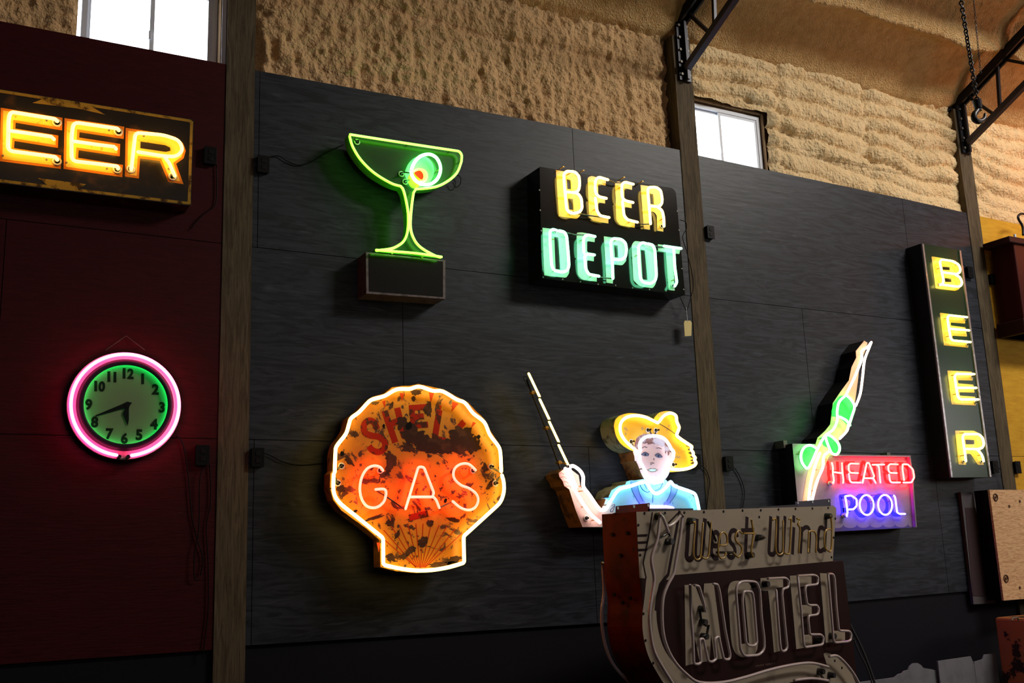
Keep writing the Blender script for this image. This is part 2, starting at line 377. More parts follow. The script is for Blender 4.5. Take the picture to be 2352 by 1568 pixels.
# glass
gl = bpy.data.materials.new('window_glass'); gl.use_nodes = True; nt = gl.node_tree
for n in list(nt.nodes): nt.nodes.remove(n)
o_ = nt.nodes.new('ShaderNodeOutputMaterial'); mx = nt.nodes.new('ShaderNodeMixShader'); tr = nt.nodes.new('ShaderNodeBsdfTransparent'); g_ = nt.nodes.new('ShaderNodeBsdfGlossy'); g_.inputs['Roughness'].default_value = .02
mx.inputs[0].default_value = .06; nt.links.new(tr.outputs[0], mx.inputs[1]); nt.links.new(g_.outputs[0], mx.inputs[2]); nt.links.new(mx.outputs[0], o_.inputs[0])
def window(n, x0, x1, z0, z1, xm):
    y = .115; t = .032
    def fr(m, a, b, c, d, y0, y1, t):
        m.box((a, y0, c), (a + t, y1, d)); m.box((b - t, y0, c), (b, y1, d)); m.box((a + t, y0, c), (b - t, y1, c + t)); m.box((a + t, y0, d - t), (b - t, y1, d))
    m = MB(); fr(m, x0, x1, z0, z1, y, y + .05, t); W = struct(m.build('window_%d' % n, M['vinyl']))
    m = MB(); fr(m, x0 + t, xm + .015, z0 + t, z1 - t, y + .024, y + .042, .022); m.build('sash', M['vinyl'], W)
    m = MB(); fr(m, xm - .015, x1 - t, z0 + t, z1 - t, y + .006, y + .022, .026); m.build('sash', M['vinyl'], W)
    for a, b, yy in ((x0 + t + .02, xm, y + .033), (xm, x1 - t - .02, y + .014)):
        m = MB(); m.box((a, yy, z0 + .05), (b, yy + .004, z1 - .05)); m.build('pane', gl, W)
    m = MB(); m.box((xm - .022, y - .006, (z0 + z1) / 2 - .12), (xm - .008, y + .006, (z0 + z1) / 2 - .06)); m.build('latch', M['vinyl'], W)
    return W
wx = atY(497, 120, .12).x
W1 = window(1, w1a.x, wx, 4.74, d1 - .02, atY(349, 90, .12).x)
m = MB(); m.box((wx + .004, .03, 4.7), (wx + .03, .17, d1)); m.build('jamb', M['jamb'], W1); 
m = MB(); m.box((XA - h - .03, .02, 4.7), (XA - h - .002, .17, d1)); m.build('jamb', M['vinyl'], W1)
W2 = window(2, XB + h - .015, w2b.x - .03, 4.74, d2 - .03, atY(1657, 320, .12).x)
m = MB(); m.box((w2b.x - .03, .135, 4.7), (w2b.x + .09, .19, d2 + .08)); m.box((XB + h, .135, d2 - .03), (w2b.x - .03, .19, d2 + .08)); m.build('rough_frame', M['jamb'], W2)
m = MB(); m.box((w2b.x - .018, .085, 4.7), (w2b.x - .006, .17, d2)); m.box((XB + h, .09, d2 - .012), (w2b.x, .17, d2)); m.build('jamb', M['jamb'], W2)

# ---------------------------------------------------------------- steel trusses
def truss(X, lab, sets):
    t = thing('roof_truss', lab, 'roof truss', (X, -.03, 5.3))
    top, bot, webs, plate, knob = sets
    def P(p): return atX(p[0], p[1], X)
    a, b = P(top[0]), P(top[1]); d = (b - a).normalized(); e = a + d * 6.4
    for sx in (-.035, .035):
        m = MB(); m.beam(a + Vector((sx, 0, 0)) - d * .05, e + Vector((sx, 0, 0)), .02, .09, (0, 0, 1)); m.build('top_chord', M['steel'], t)
    a2, b2 = P(bot[0]), P(bot[1]); d2 = (b2 - a2).normalized()
    m = MB(); m.beam(a2, a2 + d2 * 6.3, .055, .055); m.build('bottom_chord', M['bluesteel'], t)
    for p, q in webs:
        m = MB(); m.beam(P(p), P(q), .028, .028, (0, 1, 0)); m.build('web_bar', M['steel'], t)
    # further web bars up the roof slope, beyond the frame
    for i in range(1, 7):
        s0 = .75 + i * .8; A = a + d * s0; B = a2 + d2 * (s0 + (.25 if i % 2 else -.25))
        m = MB(); m.beam(A, B, .028, .028, (0, 1, 0)); m.build('web_bar', M['steel'], t)
    p0, p1 = P(plate[0]), P(plate[1])
    zt, zb = p0.z, p1.z
    m = MB(); m.box((X - .06, -.03, zb), (X + .06, -.007, zt)); m.box((X - .012, -.075, zb), (X + .012, -.03, zt)); m.build('mounting_plate', M['steel'], t)
    for k in range(5):
        z = zb + .05 + k * (zt - zb - .1) / 4
        for sx in (-.04, .04):
            m = MB(); m.cyl((X + sx, -.045, z), (X + sx, -.03, z), .012, 8); m.build('bolt', M['screw'], t)
    k = P(knob); m = MB(); m.cyl(k + Vector((-.1, 0, 0)), k + Vector((.03, 0, 0)), .035, 10); m.cyl(k + Vector((-.13, 0, 0)), k + Vector((-.1, 0, 0)), .025, 8); m.build('tie_bolt', M['steel'], t)
ZB3 = Z(1180, 0, 3.733); ZT = Z(2140, 0, 4.354)
truss(XB, 'black steel roof truss above the post between the two grey wall bays', ([ZB3((1425, 190)), ZB3((1560, 0))], [ZB3((1485, 585)), ZB3((1885, 0))], [(ZB3((1500, 115)), ZB3((1670, 275))), (ZB3((1715, -30)), ZB3((1722, 195)))], [ZB3((1425, 190)), ZB3((1465, 700))], ZB3((1360, 270))))
truss(XC, 'black steel roof truss at upper right with the chain hook hanging before it', ([ZT((270, 1040)), ZT((923, 345))], [ZT((368, 1425)), ZT((923, 855))], [(ZT((365, 965)), ZT((625, 1145))), (ZT((655, 640)), ZT((682, 1080))), (ZT((700, 590)), ZT((960, 640)))], [ZT((285, 1060)), ZT((350, 1535))], ZT((230, 1120))))

# chain with a hook
CY = -2.2
pA, pB = atY(*ZT((285, -40)), CY), atY(*ZT((455, 1010)), CY); pA2 = atY(*ZT((415, -40)), CY - .0); 
t = thing('chain_hook', 'black hoist chain with an open hook hanging at upper right', 'hook', tuple(pB))
m = MB(); L = (pA - pB).length; dirv = (pA - pB) / L; n = int((ZE + SL * 2.2 - .05 - pB.z) / dirv.z / .026) - 14
for i in range(n + 14):
    c = pB + dirv * (i + .5) * .026; a = Vector((1, 0, 0)) if i % 2 else Vector((0, 1, 0))
    a = (Matrix.Rotation(.6 + .05 * i, 3, 'Z') @ a)
    m.tube3([c + dirv * .012 * math.sin(q) * 1.35 + a * .013 * math.cos(q) for q in [k * math.pi / 4 for k in range(8)]], .0055, 5, True)
m.build('chain', M['steel'], t, )['kind'] = 'stuff'
q0 = atY(*ZT((450, 1000)), CY); q1 = atY(*ZT((468, 1085)), CY)
m = MB(); m.cyl(q0, q1, .03, 12, .025); m.cyl(q1, q1 + (q1 - q0) * .3, .02, 10); m.build('swivel', M['steel'], t)
ct = ZT((478, 1160))
hp = [ZT(p) for p in ((465, 1085), (450, 1110), (425, 1145), (425, 1185), (455, 1212), (495, 1210), (528, 1180), (532, 1140))]
pts = [atY(*p, CY) for p in cr(hp, 4)]; m = MB(); m.tube3(pts, .018, 10, False, [.8 + .35 * math.sin(math.pi * i / (len(pts) - 1)) - .3 * (i / (len(pts) - 1)) ** 3 for i in range(len(pts))]); m.build('hook', M['steel'], t)
m = MB(); b0, b1 = atY(*ZT((415, -40)), CY - .0), atY(*ZT((490, 740)), CY)
t2 = thing('hoist_chain', 'thinner slack chain beside the hook chain at upper right', 'chain', tuple(b1))
L = (b0 - b1).length; dv = (b0 - b1) / L
for i in range(int((ZE + SL * 2.2 - .05 - b1.z) / dv.z / .022)):
    c = b1 + dv * (i + .5) * .022; a = (Matrix.Rotation(.4 + .1 * i, 3, 'Z') @ (Vector((1, 0, 0)) if i % 2 else Vector((0, 1, 0))))
    m.tube3([c + dv * .0125 * math.sin(q) + a * .006 * math.cos(q) for q in [k * math.pi / 3 for k in range(6)]], .0022, 4, True)
m.build('links', M['steel'], t2)['kind'] = 'stuff'

# ---------------------------------------------------------------- sign fittings
def root_at(px, py, off=0, pl=WALL):
    return tuple(pl.w(pl.uv((px, py), off), off))
def electrode(pl, px, off, tubeoff, parent, r=.02, ring='white_ring'):
    q = pl.uv(px, off); c = pl.w(q, off)
    m = MB(); pts = [pl.w((q[0] + r * math.cos(a), q[1] + r * math.sin(a)), off + .006) for a in [k * math.pi / 8 for k in range(16)]]
    m.tube3(pts, r * .28, 6, True); hsg = m.build('electrode_housing', M[ring], parent)
    m = MB(); m.cyl(c, pl.w(q, off + .008), r * .85, 12); m.cyl(c, pl.w(q, tubeoff), r * .42, 8); m.build('electrode', M['glassblk'], hsg)
def tubes(pl, paths, off, r, m_, parent, name='neon_tube', label=None):
    out = []
    for p in paths:
        closed = False
        if p[0] == 'c': closed = True; p = p[1]
        out.append(MB().tube(pl, p, off, r, 8, closed).build(name, m_, parent, label))
    return out
def supports(pl, pxs, off, tubeoff, parent):
    m = MB()
    for p in pxs:
        q = pl.uv(p, off); m.cyl(pl.w(q, off), pl.w(q, tubeoff), .004, 6); m.cyl(pl.w(q, tubeoff - .004), pl.w((q[0] + .012, q[1]), tubeoff - .004), .003, 5)
    m.build('tube_clips', M['brass'], parent)['kind'] = 'stuff'
def flat(pl, px, off, th, m_, parent, name, label=None):
    return MB().ppx(pl, px, off - .0005, off + th).build(name, m_, parent, label)
def line(pl, px, wd, off, th, m_, parent, name, closed=False, ext=0):
    return MB().spx(pl, px, wd, off - .0005, off + th, closed, ext).build(name, m_, parent)
def jumper(pl, px, off, r, parent):
    return MB().tube(pl, px, off, r, 6).build('jumper_tube', M['glassblk'], parent)
def rim(pl, px, off, wd, th, m_, parent, name):
    uv = [pl.uv(p, off) for p in px]; return MB().stroke(pl, uv, wd, off - .001, off + th, True).build(name, m_, parent)
def dots(pl, pxs, off, r, m_, parent, name='screws'):
    m = MB()
    for p in pxs:
        q = pl.uv(p, off); m.cyl(pl.w(q, off - .001), pl.w(q, off + .003), r, 8)
    o = m.build(name, m_, parent); o['kind'] = 'stuff'; return o
def shift(P, dx, dy): return [(p[0] + dx, p[1] + dy) + tuple(p[2:]) for p in P]
#SIGNS
# ================================================================ 1. yellow neon sign, left
z = Z(0, 0, 3.135)
off = .15; tb = off + .045
t = thing('beer_sign', 'black BEER sign with yellow painted border and amber neon letters, on red wall', 'sign', root_at(150, 450))
face = z([(-700, 530), (1385, 858), (1397, 880), (1377, 1470), (1365, 1480), (-700, 1235)])
MB().ppx(WALL, face, .0, off).build('cabinet', mat('black_rusted_enamel', (.012, .010, .007), .3, spots=[((.06, .028, .008), 9, .56, .7), ((.1, .05, .01), 40, .66, .72)]), t)
ypaint = mat('worn_yellow_paint', (.36, .22, .03), .5, spots=[((.06, .03, .01), 18, .5, .62)])
rim(WALL, fil(z([(-688, 548), (1380, 872), (1361, 1464), (-688, 1219)]), 6, True), off, .017, .0015, ypaint, t, 'painted_border')
flat(WALL, z([(1355, 868), (1392, 874), (1390, 912), (1372, 890)]), off + .0015, .001, ypaint, t, 'corner_plate'); flat(WALL, z([(1372, 1420), (1376, 1474), (1330, 1466), (1355, 1450)]), off + .0015, .001, ypaint, t, 'corner_plate')
flat(WALL, z([(300, 700), (690, 764), (668, 772), (755, 824), (560, 780), (235, 740), (310, 712)]), off, .0012, ypaint, t, 'painted_arrow')
flat(WALL, z([(272, 1281), (620, 1326), (556, 1364), (360, 1345)]), off, .0012, ypaint, t, 'painted_arrow')
orng = mat('orange_letter_outline', (.62, .20, .02), .4); ylw = mat('yellow_letter_paint', (.85, .55, .10), .4, spots=[((.45, .25, .05), 25, .6, .7)])
dk = mat('dark_counter', (.018, .013, .008), .35)
E1 = [(5, 775), (450, 848), (447, 938), (112, 882), (110, 925), (420, 975), (417, 1064), (105, 1014), (100, 1066), (440, 1118), (438, 1215), (0, 1160)]
E2 = [(465, 850), (895, 912), (890, 1000), (572, 950), (570, 990), (866, 1036), (862, 1125), (566, 1080), (562, 1136), (885, 1187), (880, 1275), (458, 1215)]
Rr = [(905, 920), (1180, 962), (1262, 985), (1318, 1030), (1338, 1085), (1322, 1140), (1268, 1178), (1322, 1326), (1212, 1308), (1150, 1158), (1008, 1140), (1000, 1285), (900, 1270)]
B0 = [(-420, 708), (-130, 752), (-50, 790), (-40, 860), (-80, 905), (-30, 960), (-45, 1080), (-110, 1130), (-430, 1090)]
def inset(P, k):
    cx = sum(p[0] for p in P) / len(P); cy = sum(p[1] for p in P) / len(P); out = []
    ar = sum(P[i - 1][0] * P[i][1] - P[i][0] * P[i - 1][1] for i in range(len(P))); sg = 1 if ar > 0 else -1
    for i in range(len(P)):
        a, b, c = Vector(P[i - 1][:2]), Vector(P[i][:2]), Vector(P[(i + 1) % len(P)][:2])
        d1, d2 = (b - a).normalized(), (c - b).normalized(); n1, n2 = Vector((-d1.y, d1.x)) * sg, Vector((-d2.y, d2.x)) * sg
        m_ = (n1 + n2); m_ = m_.normalized() if m_.length > 1e-5 else n1; out.append(tuple(b + m_ * k / max(.45, m_.dot(n1))))
    return out
for nm, P in (('letter_B', B0), ('letter_E', E1), ('letter_E', E2), ('letter_R', Rr)):
    o = flat(WALL, z(P), off, .0012, orng, t, nm, 'orange-edged yellow painted letter'); flat(WALL, z(inset(P, 17)), off + .0012, .0012, ylw, o, 'letter_face')
    if nm == 'letter_R': flat(WALL, z([(1012, 1018), (1190, 1045), (1225, 1062), (1228, 1085), (1195, 1093), (1010, 1066)]), off + .0024, .0008, dk, o, 'counter')
    if nm == 'letter_B':
        flat(WALL, z([(-320, 800), (-160, 825), (-165, 860), (-322, 838)]), off + .0024, .0008, dk, o, 'counter'); flat(WALL, z([(-325, 930), (-150, 955), (-155, 1030), (-328, 1005)]), off + .0024, .0008, dk, o, 'counter')
tubes(WALL, [fil(z([(412, 872), (395, 856, 3), (75, 805, 12), (62, 860), (60, 935)]), 8), z([(60, 940), (240, 965), (370, 984), (388, 1002)]), fil(z([(60, 945), (57, 1085, 12), (400, 1130), (412, 1150)]), 8),
    fil(z([(855, 938), (845, 925, 3), (530, 880, 12), (517, 960), (515, 1010)]), 8), z([(515, 1015), (700, 1041), (822, 1056), (835, 1072)]), fil(z([(515, 1020), (516, 1158, 12), (846, 1197), (850, 1215)]), 8),
    fil(z([(945, 1222), (975, 955, 10), (1180, 972, 15), (1290, 1010, 20), (1318, 1080, 18), (1270, 1128, 14), (1180, 1124), (995, 1094)]), 12), cr(z([(1190, 1138), (1218, 1175), (1240, 1225), (1258, 1265)])),
    fil(z([(-340, 985), (-372, 960), (-385, 745, 10), (-150, 775, 14), (-85, 840, 12), (-150, 905, 10), (-360, 880)]), 10), fil(z([(-150, 905), (-80, 960, 14), (-90, 1050, 14), (-170, 1075, 10), (-385, 1042, 10), (-375, 890)]), 10)],
    tb, .0105, N_['amber'], t)
for p in ((408, 885), (408, 1163), (850, 952), (842, 1222), (940, 1220), (1240, 1273)): electrode(WALL, z(p), off + .0024, tb, t, .021)
dots(WALL, z([(335, 868), (335, 1150), (785, 938), (770, 1215), (1035, 980), (1215, 1215), (20, 1120), (480, 1170)]), off + .0024, .006, M['screw'], t)

# ================================================================ 2. neon clock
z = Z(120, 740, 3.135); off = .11
c0 = WALL.uv(z((532, 592)), off); e1 = WALL.uv(z((937, 592)), off); R = (e1[0] - c0[0]) * 1.0
t = thing('neon_clock', 'round wall clock with a pink neon ring, green dial and black numerals', 'clock', root_at(290, 1060))
def ringpts(c, r, a0=0, a1=2 * math.pi, n=72): return [(c[0] + r * math.cos(a0 + (a1 - a0) * k / n), c[1] + r * math.sin(a0 + (a1 - a0) * k / n)) for k in range(n + (0 if abs(a1 - a0 - 2 * math.pi) < 1e-6 else 1))]
def lathe(c, prof, n=72):   # prof: (radius, offset)
    m = MB(); vs = [WALL.w((c[0] + r * math.cos(2 * math.pi * k / n), c[1] + r * math.sin(2 * math.pi * k / n)), o) for r, o in prof for k in range(n)]
    fs = [(i * n + k, i * n + (k + 1) % n, (i + 1) * n + (k + 1) % n, (i + 1) * n + k) for i in range(len(prof) - 1) for k in range(n)]
    return m.add(vs, fs, True)
lathe(c0, [(R * .9, .0), (R * .98, .02), (R, .07), (R * .99, .085), (R * .965, .08), (R * .90, .068), (R * .855, .085), (R * .84, .10)]).build('reflector_tray', mat('rosy_white_enamel', (.8, .55, .6), .35), t, 'rose enamelled tray behind the neon ring')
lathe(c0, [(R * .85, .095), (R * .845, .112), (R * .80, .128), (R * .75, .130), (R * .728, .126), (R * .728, .120)]).build('bezel', mat('dark_bezel', (.03, .022, .035), .4), t)
MB().poly(WALL, ringpts(c0, R * .80), .085, .098).build('dial', mat('pale_dial', (.24, .26, .15), .6, spots=[((.1, .12, .06), 40, .68, .76)]), t)
g = [WALL.w(q, .112) for q in ringpts(c0, R * .765)]; MB().tube3(g, .0075, 8, True).build('inner_neon_ring', N_['dgreen'], t)
ct = WALL.uv(z((535, 590)), .135)
a0, a1 = math.radians(-82), math.radians(262)
MB().tube3([WALL.w(q, .125) for q in ringpts(ct, R * .935, a0, a1, 80)], .0095, 10).build('neon_ring', N_['pink'], t)
numat = mat('black_green_numerals', (.008, .012, .006), .5)
def text(s_, pl, px, off, h_, m_, parent, name, bold=0, sx=1.0, th=.001, rot=0):
    cu = bpy.data.curves.new('txt', 'FONT'); cu.body = s_; cu.align_x = 'CENTER'; cu.align_y = 'CENTER'; cu.size = 1; cu.offset = bold; cu.resolution_u = 3
    o = bpy.data.objects.new('txt', cu); SC.collection.objects.link(o); bpy.context.view_layer.update()
    me = bpy.data.meshes.new_from_object(o.evaluated_get(bpy.context.evaluated_depsgraph_get())); bpy.data.objects.remove(o); bpy.data.curves.remove(cu)
    xs = [v.co.x for v in me.vertices]; ys = [v.co.y for v in me.vertices]; cx, cy, H = (max(xs) + min(xs)) / 2, (max(ys) + min(ys)) / 2, max(ys) - min(ys)
    q = pl.uv(px, off); k = h_ / H; m = MB(); cr_, sr_ = math.cos(rot), math.sin(rot)
    def W(v, o_):
        a, b = (v.co.x - cx) * k * sx, (v.co.y - cy) * k; return pl.w((q[0] + a * cr_ - b * sr_, q[1] + a * sr_ + b * cr_), off + o_)
    m.add([W(v, th) for v in me.vertices], [tuple(p.vertices) for p in me.polygons]); bpy.data.meshes.remove(me)
    return m.build(name, m_, parent)
dl = .0985
for s_, p in (('12', (541, 368)), ('1', (652, 406)), ('2', (743, 482)), ('3', (790, 612)), ('4', (733, 733)), ('5', (626, 810)), ('6', (520, 835)), ('7', (413, 803)), ('8', (305, 718)), ('9', (262, 592)), ('10', (335, 460)), ('11', (430, 392))):
    if '1' in s_ and s_ != '1' or s_ == '1':
        # plain bars for the ones, a drawn figure for the rest
        n = len(s_); w_ = .036
        for i, chh in enumerate(s_):
            dx = (i - (n - 1) / 2) * 44 * (1 if s_ != '12' else 1.05)
            pp = (p[0] + dx, p[1] + dx * .08)
            if chh == '1': line(WALL, z([(pp[0], pp[1] - 38), (pp[0], pp[1] + 38)]), .015, dl, .001, numat, t, 'numeral')
            else: text(chh, WALL, z(pp), dl, .062, numat, t, 'numeral', .045, .86)
    else: text(s_, WALL, z(p), dl, .064, numat, t, 'numeral', .045, .92)
hand = mat('black_hand', (.006, .008, .006), .4)
flat(WALL, z([(575, 578), (540, 570), (500, 590), (312, 668), (310, 678), (505, 622), (545, 618)]), .106, .0015, hand, t, 'minute_hand'); flat(WALL, z([(535, 590), (508, 660), (545, 745), (552, 700), (552, 620), (560, 592)]), .103, .0015, hand, t, 'hour_hand')
cc = WALL.uv(z((540, 597)), .108); m = MB(); m.cyl(WALL.w(cc, .098), WALL.w(cc, .11), .014, 16); m.build('hand_hub', hand, t)
for p in ((483, 967), (548, 967)):
    q = WALL.uv(z(p), .125); m = MB(); m.cyl(WALL.w(q, .085), WALL.w(q, .124), .012, 10); m.build('electrode', M['glassblk'], t)
cordm = M['rubber']
m = MB(); a = atY(*z((385, 200)), -.02); b = atY(*z((533, 97)), -.012); c = atY(*z((665, 198)), -.02); m.tube3([a, b, c], .002, 5); m.build('hanging_wire', M['screw'], t)

# ================================================================ 3. martini glass
z = Z(760, 280, 3.564); off = .165; tb = off + .04
t = thing('martini_sign', 'green neon cocktail glass with an olive, standing on an empty black box', 'sign', root_at(930, 680))
gp = mat('green_enamel', (.02, .055, .015), .28, spots=[((.07, .05, .02), 14, .62, .72)]); gs = mat('green_return_metal', (.10, .42, .06), .4, spots=[((.05, .15, .03), 12, .55, .7)])
bowl = cr([(150, 118), (170, 200), (240, 312), (350, 420), (490, 502), (580, 532)], 5)
stemL = cr([(580, 532), (608, 590), (634, 750), (634, 880), (602, 968), (545, 1018), (470, 1046)], 5)
stemR = cr([(845, 1088), (730, 1026), (672, 946), (650, 850), (655, 700), (684, 580), (700, 552)], 5)
bowlR = cr([(700, 552), (850, 540), (960, 490), (1035, 420), (1078, 330), (1080, 262), (1060, 236)], 5)
body = [(150, 98)] + bowl + stemL[1:] + [(365, 1042), (368, 1062), (905, 1118), (908, 1098)] + stemR + bowlR[1:]
MB().ppx(WALL, z(body), off - .09, off).build('glass_cabinet', gs, t)
flat(WALL, z(inset(body, 5)), off, .001, gp, t, 'painted_face')
boxf = z([(287, 1064), (937, 1131), (937, 1448), (290, 1404)])
MB().ppx(WALL, boxf, 0, off - .005).build('base_box', mat('box_frame_metal', (.13, .10, .10), .5, .4, spots=[((.05, .035, .03), 20, .5, .65)]), t, 'grey metal frame of the box')
flat(WALL, z([(308, 1078), (918, 1141), (918, 1432), (312, 1386)]), off - .005, .0012, M['black'], t, 'box_panel')
dots(WALL, z([(500, 1076), (748, 1105), (1145 - 400, 1107)]), off, .006, M['brass'], t)
tubes(WALL, [fil(z([(158, 103), (600, 172), (1052, 240, 8), (1072, 270, 6), (1068, 325)]), 4) + cr(z([(1068, 325), (1032, 415), (955, 485), (850, 533), (695, 550)]))[1:] + cr(z([(680, 562), (662, 680), (651, 850), (676, 950), (732, 1024), (835, 1086), (895, 1108)]))[1:],
    z([(154, 118)]) + cr(z([(156, 130), (180, 205), (245, 310), (352, 415), (490, 500), (570, 525)])) + cr(z([(588, 545), (608, 610), (632, 750), (628, 890), (598, 972), (540, 1018), (478, 1040), (372, 1052)])),
    cr(z([(372, 1048), (520, 1060), (700, 1075), (905, 1104)]))], tb, .0088, N_['green'], t)
ol = cr([(660, 385), (688, 325), (735, 280), (805, 264), (862, 292), (893, 350), (895, 410), (868, 470), (815, 508), (755, 512), (700, 485), (668, 445), (656, 408)], 4)
flat(WALL, z(shift([p for p in ol], -52, 15)), off + .001, .001, mat('pale_green_paint', (.35, .75, .5), .4), t, 'olive_paint')
flat(WALL, z(cr([(628, 470), (650, 430), (710, 430), (730, 500), (700, 545), (650, 530)], 4, True)), off + .002, .001, mat('yellow_pimento_paint', (.7, .5, .05), .4), t, 'pimento_paint')
tubes(WALL, [z(ol)], tb + .005, .0115, N_['olive'], t, 'olive_neon_tube')
tubes(WALL, [cr(z([(682, 402), (722, 388), (768, 402), (784, 440), (768, 480), (732, 488)]))], tb - .01, .0075, N_['orange'], t, 'pimento_neon_tube')
flat(WALL, z(cr([(685, 410), (715, 395), (745, 410), (758, 445), (745, 472), (712, 450), (688, 428)], 4, True)), tb - .022, .002, mat('red_pimento', (.85, .04, .01), .4, emit=(1, .06, .01), es=.25), t, 'pimento')
for p in ((212, 166), (574, 428), (606, 492)): electrode(WALL, z(p), off + .001, off + .03, t, .017)
jumper(WALL, z([(574, 428), (600, 412), (655, 418)]), tb, .005, t); jumper(WALL, z([(606, 492), (640, 475)]), tb, .005, t); jumper(WALL, z([(190, 140), (215, 165)]), tb, .005, t)
supports(WALL, z([(180, 260), (620, 195), (498, 520), (1042, 335), (970, 245), (860, 410), (650, 375)]), off, tb, t)

# ================================================================ 4. two-line sign
z = Z(1180, 360, 3.564); off = .19; tb = off + .055
t = thing('beer_sign', 'black two-line sign with yellow neon BEER over green neon letters', 'sign', root_at(1400, 670))
fc = fil(z([(212, 80, 2), (1300, 255, 8), (1328, 290, 6), (1402, 1132, 2), (230, 996, 2)]), 3, True)
MB().ppx(WALL, fc, 0, off).build('cabinet', mat('gloss_black_enamel', (.006, .006, .007), .12, bump=(3, .12)), t)
dots(WALL, z([(210, 273), (216, 437), (225, 605), (232, 775), (236, 900), (240, 985), (400, 1003), (545, 1023), (690, 1043), (833, 1052), (972, 1072), (1110, 1086), (1245, 1100), (1390, 1085), (1375, 915), (1352, 600), (1338, 445), (540, 128), (1025, 215), (1178, 243), (375, 100)]), off, .006, M['screw'], t)
yb = mat('lemon_letter_enamel', (.85, .58, .10), .25, spots=[((.7, .55, .3), 12, .55, .7)]); gb = mat('mint_letter_enamel', (.50, .68, .52), .25, spots=[((.3, .55, .4), 20, .6, .68)])
def letter(P, m_, nm, counters=(), o0=None, th=.002):
    o = flat(WALL, fil(z(P), 4, True, 3), off if o0 is None else o0, th, m_, t, nm)
    for c in counters: flat(WALL, z(c), (off if o0 is None else o0) + th, .001, M['black'], o, 'counter')
letter([(345, 108, 0), (500, 135), (535, 165), (540, 270), (525, 290), (545, 320), (552, 470), (520, 508), (368, 487, 0)], yb, 'letter_B', ([(435, 185), (465, 190), (468, 265), (440, 262)], [(445, 340), (485, 345), (490, 435), (455, 430)]))
letter([(605, 170), (635, 155), (755, 190, 0), (752, 235, 0), (690, 222), (692, 312), (748, 325, 0), (748, 382, 0), (690, 372), (696, 470), (775, 500, 0), (775, 545, 0), (650, 525), (618, 495), (610, 330)], yb, 'letter_E')
letter([(828, 215), (848, 196), (970, 235, 0), (968, 270, 0), (905, 256), (905, 345), (965, 360, 0), (965, 420, 0), (905, 408), (912, 508), (992, 540, 0), (990, 580, 0), (870, 560), (838, 520), (835, 350)], yb, 'letter_E')
letter([(1038, 230, 0), (1180, 250), (1210, 290), (1215, 400), (1190, 430), (1222, 470), (1225, 612, 0), (1175, 605, 0), (1172, 480), (1150, 450), (1113, 445), (1115, 597, 0), (1065, 590, 0)], yb, 'letter_R', ([(1115, 300), (1142, 305), (1148, 390), (1120, 385)],))
letter([(235, 580, 0), (400, 600), (440, 640), (455, 950), (430, 990), (250, 970, 0)], gb, 'letter_D', ([(333, 655), (365, 660), (380, 922), (343, 918)],))
letter([(515, 620), (560, 618), (665, 640, 0), (662, 698, 0), (600, 688), (600, 780), (658, 790, 0), (655, 855, 0), (600, 845), (605, 945), (680, 985, 0), (680, 1022, 0), (560, 1005), (525, 970), (518, 800)], gb, 'letter_E')
letter([(738, 650, 0), (880, 672), (915, 705), (922, 850), (890, 888), (815, 880), (812, 1037, 0), (760, 1030, 0)], gb, 'letter_P', ([(823, 722), (850, 726), (856, 825), (828, 821)],))
letter([(965, 720, 8), (990, 688), (1120, 705, 8), (1150, 740), (1168, 1030, 8), (1140, 1075), (1030, 1060, 8), (980, 1010)], gb, 'letter_O', ([(1040, 762), (1072, 766), (1095, 1008), (1055, 1003)],))
letter([(1180, 715, 0), (1370, 740, 0), (1355, 795, 0), (1300, 788, 0), (1318, 1095, 0), (1268, 1090, 0), (1245, 780, 0), (1183, 770, 0)], gb, 'letter_T')
tubes(WALL, [fil(z(P), 5) for P in (
    [(440, 288), (500, 294), (532, 275), (540, 225), (535, 160), (500, 122), (432, 118), (410, 140), (413, 215), (433, 430), (455, 455), (490, 462)], [(490, 463), (540, 452), (560, 420), (553, 340), (528, 303), (500, 294)],
    [(770, 188), (695, 165), (668, 190), (666, 270), (675, 305), (700, 328), (757, 340)], [(668, 338), (680, 440), (705, 482), (780, 497)],
    [(978, 224), (910, 206), (885, 225), (884, 300), (890, 340), (915, 360), (976, 374)], [(890, 365), (902, 480), (930, 515), (1012, 535)],
    [(1120, 548), (1112, 450), (1097, 290), (1100, 250), (1165, 248), (1203, 275), (1216, 345), (1212, 388), (1180, 408), (1126, 403)], [(1180, 412), (1215, 440), (1228, 500), (1230, 568)])], tb, .0105, N_['yellow'], t)
tubes(WALL, [fil(z(P), 5) for P in (
    [(350, 602), (320, 592), (296, 610), (298, 700), (310, 890), (330, 930), (400, 945), (440, 930), (452, 890), (445, 780), (433, 650), (415, 615), (370, 605)],
    [(665, 652), (600, 637), (572, 660), (570, 730), (576, 785)], [(660, 803), (595, 796), (580, 815), (590, 920), (615, 962), (697, 977)],
    [(812, 995), (808, 880), (793, 700), (810, 668), (880, 674), (915, 705), (924, 760), (915, 820), (880, 843), (812, 838)],
    [(1080, 708), (1048, 702), (1020, 730), (1025, 850), (1035, 990), (1058, 1028), (1120, 1038), (1158, 1015), (1168, 970), (1155, 760), (1140, 722), (1096, 711)],
    [(1230, 730), (1370, 750)], [(1310, 750), (1318, 900), (1335, 1030), (1318, 1058)])], tb, .0105, N_['teal'], t)
for P in ([(495, 460), (620, 480), (760, 500)], [(775, 190), (830, 210), (905, 212)], [(1012, 540), (1060, 552), (1115, 550)], [(430, 620), (510, 638), (600, 640)], [(697, 985), (800, 996)], [(1120, 718), (1180, 735), (1235, 738)], [(1180, 742), (1235, 742)]):
    jumper(WALL, z(P), tb - .02, .0055, t)
